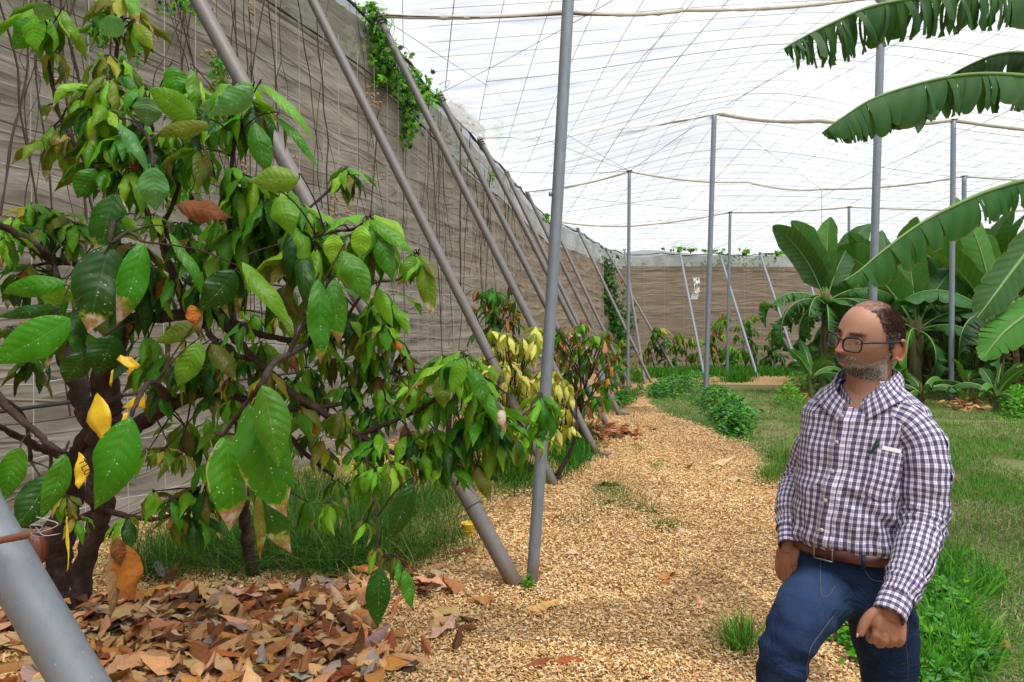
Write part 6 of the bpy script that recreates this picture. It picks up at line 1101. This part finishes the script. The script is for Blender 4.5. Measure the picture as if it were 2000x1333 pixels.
# spectacles
gl = MB(); ln = MB()
for sgn in (-1, 1):
    a = np.linspace(0, 2 * np.pi, 33); cs, sn = np.cos(a), np.sin(a); rx = np.sign(cs) * np.abs(cs) ** .55 * .0265; rz = np.sign(sn) * np.abs(sn) ** .6 * .0205 * np.where(sn > 0, 1, 1.05)
    cen = (.1145, sgn * .0345, -.008); q = np.array([H(cen[0] - .010 * abs((cen[1] + rx[i]) / .06) ** 2 * 1.2, cen[1] + rx[i], cen[2] + rz[i] + .004 * (sgn * rx[i] / .026) * (rz[i] > 0)) for i in range(33)])
    tube(gl, q, [.0025 if sn[i] < .2 else .0034 for i in range(33)], 7, cap=False); c0 = q.mean(0); ln.add(np.vstack([q[:-1], c0]), [[i, (i + 1) % 32, 32] for i in range(32)])
    hx = H(.103, sgn * .0625, .002); tube(gl, [hx, H(.085, sgn * .073, .004), H(.02, sgn * .0835, .002), H(-.026, sgn * .085, .002), H(-.046, sgn * .083, -.016)], [.0030, .0033, .0028, .0024, .002], 8, n=24, flat=.6)
tube(gl, [H(.1135, -.010, -.002), H(.118, 0, .002), H(.1135, .010, -.002)], [.0022] * 3, 7, n=8)
sp = gl.build("spectacles", M['frame'], man); ln.build("lens", M['glass'], sp, True)
# shirt: torso, sleeves, collar, placket, cuffs
def folds(S, T, amp, seed):
    rg = (1 - np.abs(vnoise(S * 11 + T * 5, T * 8 - S * 9, seed + 5) - .5) * 2) ** 5
    return amp * (.9 * rg * vnoise(S * 5, T * 4, seed + 7) + .6 * np.sin(T * 60 + 9 * vnoise(S * 6, T * 7, seed)) * vnoise(S * 9, T * 8, seed + 1) ** 2 + (vnoise(S * 10, T * 14, seed + 2) - .5))
m = MB(); nh2, na = 90, 120; hh = np.concatenate([np.linspace(.935, 1.0, 16), np.linspace(1.0, 1.455, 75)[1:]]); an = np.linspace(-np.pi, np.pi, na + 1); Hh, An = np.meshgrid(hh, an, indexing='ij')
sag = .010 * np.exp(-((Hh - .985) / .02) ** 2); fol = folds(An * .17, Hh, .010, 61) + .006 * np.sin(An * 14 + 6 * vnoise(An * 2, Hh * 8, 70)) * np.exp(-((Hh - 1.0) / .06) ** 2)
fol += -.010 * np.exp(-((Hh - 1.13 - (An - .2) * -.10) / .018) ** 2) * (An > .15) * (An < 1.3) + .007 * np.exp(-((Hh - 1.16 - (An - .2) * -.10) / .02) ** 2) * (An > .15) * (An < 1.3)
V = torso(Hh, An) + (TC(1.2) * 0); C = TC(1.2) * 0
ctr = np.stack([np.interp(Hh, [.9, .97, 1.10, 1.25, 1.40, 1.5], [1.030, 1.030, 1.043, 1.068, 1.088, 1.098]), np.interp(Hh, [.9, 1.1, 1.4], [2.085, 2.085, 2.10]), Hh], -1)
out = V - ctr; out /= np.linalg.norm(out, axis=-1, keepdims=True); V = V + out * (fol + sag)[..., None]
hwv = np.interp(Hh, SEC[:, 0], SEC[:, 1]); uvx = An * .158; f = grid_faces(len(hh), na + 1)
hc = (Hh[:-1, :-1] + Hh[1:, 1:]) / 2; ac = (An[:-1, :-1] + An[1:, 1:]) / 2; keep = ~((hc > 1.372) & (np.abs(ac) < (hc - 1.372) * 8.5 + .05))
m.add(V, f[keep.ravel()], np.stack([uvx, Hh], -1)); sh = m.build("shirt", M['plaid'], man); s_ = sh.modifiers.new("t", 'SOLIDIFY'); s_.thickness = .0022
def sleeve(S_, radii, seed, elb):
    c = curve(np.c_[np.array(S_), radii], 96); rr = c[:, 3]; c = c[:, :3]; T, N, Bn = frames(c); a = np.linspace(0, 2 * np.pi, 49); L = np.concatenate([[0], np.cumsum(np.linalg.norm(np.diff(c, axis=0), axis=1))])
    A, LL = np.meshgrid(a, L, indexing='xy'); fo = folds(A * .06, LL * 1.6, .008, seed) + .005 * np.sin(LL * 150 + 3 * np.cos(A + seed) + 4 * vnoise(A * 1.5, LL * 20, seed)) * np.exp(-((LL - elb) / .06) ** 2) + .004 * np.sin(LL * 190 + 2 * np.sin(A)) * np.exp(-((LL - L[-1] + .05) / .03) ** 2)
    R_ = rr[:, None] + fo * (LL > .02); V = c[:, None] + R_[..., None] * (np.cos(A)[..., None] * N[:, None] + np.sin(A)[..., None] * Bn[:, None]); m = MB(); m.add(V, grid_faces(96, 49), np.stack([A * .062, LL], -1)); o = m.build("sleeve", M['plaid'], sh); s_ = o.modifiers.new("t", 'SOLIDIFY'); s_.thickness = .002
    # cuff
    e = c[-1]; t_ = T[-1]; m = MB(); ss = np.linspace(-.012, .058, 8); r0 = rr[-1]; V = np.stack([e + t_ * q + (r0 * (1.0 - .06 * (q > .05)) + .0015 * np.sin(a * 3))[:, None] * (np.cos(a)[:, None] * N[-1] + np.sin(a)[:, None] * Bn[-1]) for q in ss]); m.add(V, grid_faces(8, 49), np.stack(np.broadcast_arrays(ss[:, None] * 1.0, a[None] * .04), -1)); o = m.build("cuff", M['plaid'], sh); s_ = o.modifiers.new("t", 'SOLIDIFY'); s_.thickness = .004
sleeve([SL_[0] + [-.03, .03, .0], SL_[0] + [.008, -.008, .0], SL_[1] + [-.004, 0, -.008], SL_[2], SL_[3], SL_[4], P(1752, 1168, 1.78)], [.045, .060, .065, .063, .059, .051, .040], 81, .36)
sleeve([SR_[0] + [.03, -.03, .0], SR_[0] + [-.008, .0, 0], SR_[1] + [.004, 0, -.008], SR_[2], SR_[3], SR_[4], P(1543, 1036, 2.16)], [.040, .053, .056, .054, .051, .046, .039], 91, .34)
# collar
def rtor(h, a):
    q = torso(h, a); c = np.stack([np.interp(h, [.9, .97, 1.10, 1.25, 1.40, 1.5], [1.030, 1.030, 1.043, 1.068, 1.088, 1.098]), np.interp(h, [.9, 1.1, 1.4], [2.085, 2.085, 2.10]), h], -1); return np.where(h < 1.455, np.linalg.norm(q - c, axis=-1), 0)
def collar(sgn):
    ph = np.linspace(0, 1, 26); rows = []; hn = np.interp(ph, [0, .5, .8, 1], [1.494, 1.480, 1.440, 1.394]); cx = TC(1.45) 
    for k, t_ in enumerate(np.linspace(0, 1, 8)):
        aa = np.pi * (1 - ph * .93) * sgn; r_in = np.interp(ph, [0, .6, 1], [.078, .077, .084]); fall = np.interp(ph, [0, .5, .85, 1], [.034, .036, .048, .058])
        rad = r_in + .007 * math.sin(t_ * 1.8) + t_ * np.interp(ph, [0, .5, .8, 1], [.006, .010, .008, .006]); h = hn + .006 * math.sin(t_ * 3.14) - fall * t_ * 1.0
        tr_ = 0; a2 = aa + sgn * t_ * np.interp(ph, [0, .7, 1], [0, .02, .05]); rad = np.maximum(rad, rtor(h, a2) + .005); p = np.stack([cx[0] + rad * (np.sin(a2) * lf[0] * 1.08 + np.cos(a2) * fw[0]), cx[1] + rad * (np.sin(a2) * lf[1] * 1.08 + np.cos(a2) * fw[1]), h], -1); rows.append(p)
    V = np.stack(rows, 1); m = MB(); Lp = np.concatenate([[0], np.cumsum(np.linalg.norm(np.diff(V[:, 0], axis=0), axis=1))]); m.add(V, grid_faces(26, 8), np.stack(np.broadcast_arrays(Lp[:, None], np.linspace(0, .07, 8)[None]), -1)); o = m.build("collar", M['plaid'], sh); s_ = o.modifiers.new("t", 'SOLIDIFY'); s_.thickness = .003; s_.offset = 1
    # stand
    aa = np.pi * (1 - ph * .95) * sgn; m = MB(); V = np.stack([np.stack([cx[0] + r * (np.sin(aa) * lf[0] + np.cos(aa) * fw[0]), cx[1] + r * (np.sin(aa) * lf[1] + np.cos(aa) * fw[1]), hn - d], -1) for r, d in ((.0765, 0), (.079, .02), (.084, .045))], 1); m.add(V, grid_faces(26, 3), np.stack(np.broadcast_arrays(Lp[:, None], np.linspace(0, .04, 3)[None]), -1)); m.build("collar_stand", M['plaid'], sh)
collar(1); collar(-1)
def on_torso(h, a, off): 
    p = torso(np.array(h), np.array(a)); c = TC(h); o = nrm((p - c) * [1, 1, 0]); return p + o * off, o
m = MB(); hs_ = np.linspace(.975, 1.378, 40); V = []
for h in hs_:
    for a in (-.13, -.125, .035, .04):
        p, o = on_torso(h, a, (.004 if a in (-.125, .035) else -.002) + .003 + float(np.interp(h, hh, (fol + sag)[:, na // 2]))); V.append(p)
m.add(np.array(V), grid_faces(40, 4), np.array([(a * .158 + .5, h) for h in hs_ for a in (-.13, -.125, .035, .04)])); m.build("placket", M['plaid'], sh)
for h in (1.352, 1.277, 1.192, 1.110, 1.025):
    p, o = on_torso(h, -.045, .010 + float(np.interp(h, hh, (fol + sag)[:, na // 2]))); m = MB(); ellip(m, p, nrm(np.cross(o, up)) * .0058, up * .0058, o * .002, 8); m.build("button", M['button'], sh)
m = MB(); us, vs = np.linspace(.42, .98, 16), np.linspace(0, 1, 14); V = []
for b in vs:
    for a in us:
        h = 1.275 - b * .13 - (a - .42) * .03 - (.012 * (1 - abs(a - .7) / .28) if b == 1 else 0); p, o = on_torso(h, a, .006 + .004 * math.sin(b * 3.14) + float(vnoise(a * 9, h * 20, 5)) * .003); V.append(p)
m.add(np.array(V), grid_faces(14, 16), np.array([(a * .158 + .004, 1.275 - b * .13) for b in vs for a in us])); m.build("chest_pocket", M['plaid'], sh)
m = MB(); V = [on_torso(1.275 - (a - .42) * .03 + dh, a, .011)[0] for a in np.linspace(.55, .88, 8) for dh in (-.002, .009)]; m.add(np.array(V), grid_faces(8, 2)); m.build("folded_paper", M['white'], man)
m = MB(); p0, o = on_torso(1.300, .46, .014); p1, _ = on_torso(1.255, .40, .014); tube(m, [p0, p1], [.0042, .0035], 8, n=6); p0, o = on_torso(1.292, .47, .019); p1, _ = on_torso(1.262, .42, .019); tube(m, [p0, p1], [.0016] * 2, 6); m.build("pen", M['pen'], man)
# jeans
m = MB(); hh3 = np.linspace(.80, .958, 14); an3 = np.linspace(-np.pi, np.pi, 40, endpoint=False)
V = np.stack([TC(.93) * [1, 1, 0] + [0, 0, h] + (np.sin(an3)[:, None] * (.164 + .004 * (1 - (h - .8) / .16)) * lf) + (np.cos(an3)[:, None] * np.where(np.cos(an3) > 0, .132, .140)[:, None] * fw) for h in hh3])
m.add(V, grid_faces(14, 40, True)); m.add(np.vstack([V[0], V[0].mean(0)]), [[(q + 1) % 40, q, 40] for q in range(40)]); m.add(np.vstack([V[-1], V[-1].mean(0)]), [[q, (q + 1) % 40, 40] for q in range(40)])
tube(m, [HIPR + [0, 0, .06], HIPR + [-.01, -.02, -.01], (HIPR + KNR) / 2 + [-.01, 0, .0], KNR, (KNR + ANR) / 2, ANR], [.098, .100, .085, .066, .058, .054], 28, n=40)
tube(m, [HIPL + [0, 0, .06], HIPL + [0.01, 0, -.03], (HIPL + KNL) / 2 + [.012, 0, 0], KNL, (KNL + ANL) / 2, ANL + [0, 0, -.02]], [.100, .105, .094, .076, .068, .064], 28, n=40)
me3, v3 = remesh(m, .005, 4)
q = v3 - np.array([1.02, 2.05, 0]); dsp = .008 * (vnoise(q[:, 0] * 16 + q[:, 2] * 10, q[:, 2] * 26 - q[:, 0] * 12, 5) - .5) + .007 * np.sin(q[:, 2] * 75 + q[:, 0] * 60 + 5 * vnoise(q[:, 0] * 9, q[:, 2] * 9, 6)) * np.exp(-(np.abs(v3[:, 2] - .80) / .06) ** 2) * vnoise(q[:, 0] * 11, q[:, 2] * 11, 8) + .003 * np.sin(q[:, 2] * 95 + 6 * vnoise(q[:, 0] * 12, q[:, 1] * 12, 3)) * np.exp(-(np.linalg.norm(v3 - KNR, axis=1) / .12) ** 2)
me3.vertices.foreach_set("co", v3.ravel()); me3.update(); nn = np.empty(len(me3.vertices) * 3); me3.vertices.foreach_get("normal", nn); nn = nn.reshape(-1, 3)
v3 = v3 + nn * dsp[:, None]; fade = np.clip(np.exp(-(np.linalg.norm((v3 - (HIPR + KNR) / 2) * [1, 1, 1.3], axis=1) / .16) ** 2) * .35 + .10 * vnoise(v3[:, 0] * 20, v3[:, 2] * 25, 7) - .05, 0, 1)
jn = finish(me3, v3, "jeans", M['denim'], np.repeat(fade[:, None], 3, 1), man)
def wrap(h, a, r): c = TC(.93); return np.array([c[0], c[1], h]) + math.sin(a) * (.166 + r) * lf + math.cos(a) * ((.134 if math.cos(a) > 0 else .142) + r) * fw
bh = lambda a: .951 + .006 * math.cos(a)
m = MB(); aa = np.linspace(-np.pi, np.pi, 81); V = np.stack([[wrap(bh(a) + dz, a, r) for a in aa] for dz, r in ((-.017, .003), (-.016, .009), (.016, .009), (.017, .003))]); m.add(V, grid_faces(4, 81)); bt = m.build("belt", M['belt'], man)
m = MB(); aa = np.linspace(.05, .95, 24); V = np.stack([[wrap(bh(a) - .002 * (a > .5) + dz * (1 if a < .85 else (1 - (a - .85) * 6)), a, r) for a in aa] for dz, r in ((-.016, .010), (-.015, .0135), (.015, .0135), (.016, .010))]); m.add(V, grid_faces(4, 24)); m.build("strap_end", M['belt'], bt)
m = MB(); q = [wrap(bh(a) + dz, a, .017) for a, dz in ((-.20, -.021), (-.20, .021), (.10, .021), (.10, -.021), (-.20, -.021))]
for a_, b_ in zip(q[:-1], q[1:]): tube(m, [a_, b_], [.0022] * 2, 8)
m.build("buckle", M['metal'], bt)
for a in (-.95, .55, 1.5, -2.0, 3.1):
    m = MB(); V = [wrap(bh(a) + dz, a + da, .0155 if abs(dz) < .026 else .006) for dz in (-.028, -.024, .022, .026) for da in (-.032, .032)]; m.add(np.array(V), grid_faces(4, 2)); o = m.build("belt_loop", M['denim'], jn); o.data.color_attributes["Col"].data.foreach_set("color", np.tile([.25, .25, .25, 0], 8)); s_ = o.modifiers.new("t", 'SOLIDIFY'); s_.thickness = .003
from mathutils.bvhtree import BVHTree
_b = BVHTree.FromPolygons([Vector(p) for p in v3], [tuple(p.vertices) for p in me3.polygons])
def seam_on(pix, name, r=.0007, mat=None, n=40, dashed=False, par=None):
    c = curve(np.array(pix, float), n); m = MB(); run = []
    for px, py in c:
        d = Vector(P(px, py, 1)) - Vector((0, 0, HC)); hit = _b.ray_cast(Vector((0, 0, HC)), d.normalized())
        if hit[0] is not None: run.append(np.array(hit[0] + hit[1] * .0006))
    if len(run) > 2: tube(m, run, [r] * len(run), 5, cap=False); m.build(name, mat or M['thread'], par or jn)
seam_on([(1603, 1088), (1602, 1120), (1603, 1145), (1606, 1165), (1620, 1162), (1630, 1145)], "fly_stitch")
seam_on([(1686, 1092), (1690, 1115), (1705, 1133), (1735, 1137)], "pocket_edge", .0011)
seam_on([(1626, 1205), (1606, 1232), (1584, 1265), (1576, 1300), (1576, 1333)], "inseam_stitch")
seam_on([(1774, 1215), (1770, 1260), (1773, 1300), (1772, 1333)], "outseam_stitch")

for A_, kn in ((ANR, 0), (ANL, 1)):
    m = MB(); c = A_ + fw * .06 - [0, 0, .045]; ellip(m, c, fw * .145, lf * .050, up * .045, 16); ellip(m, A_ - [0, 0, .02], fw * .05, lf * .045, up * .05, 12); mm_, vv = remesh(m, .006, 3); vv[:, 2] = np.maximum(vv[:, 2], A_[2] - .085); finish(mm_, vv, "shoe", M['shoe'], np.ones((len(vv), 3)), man)
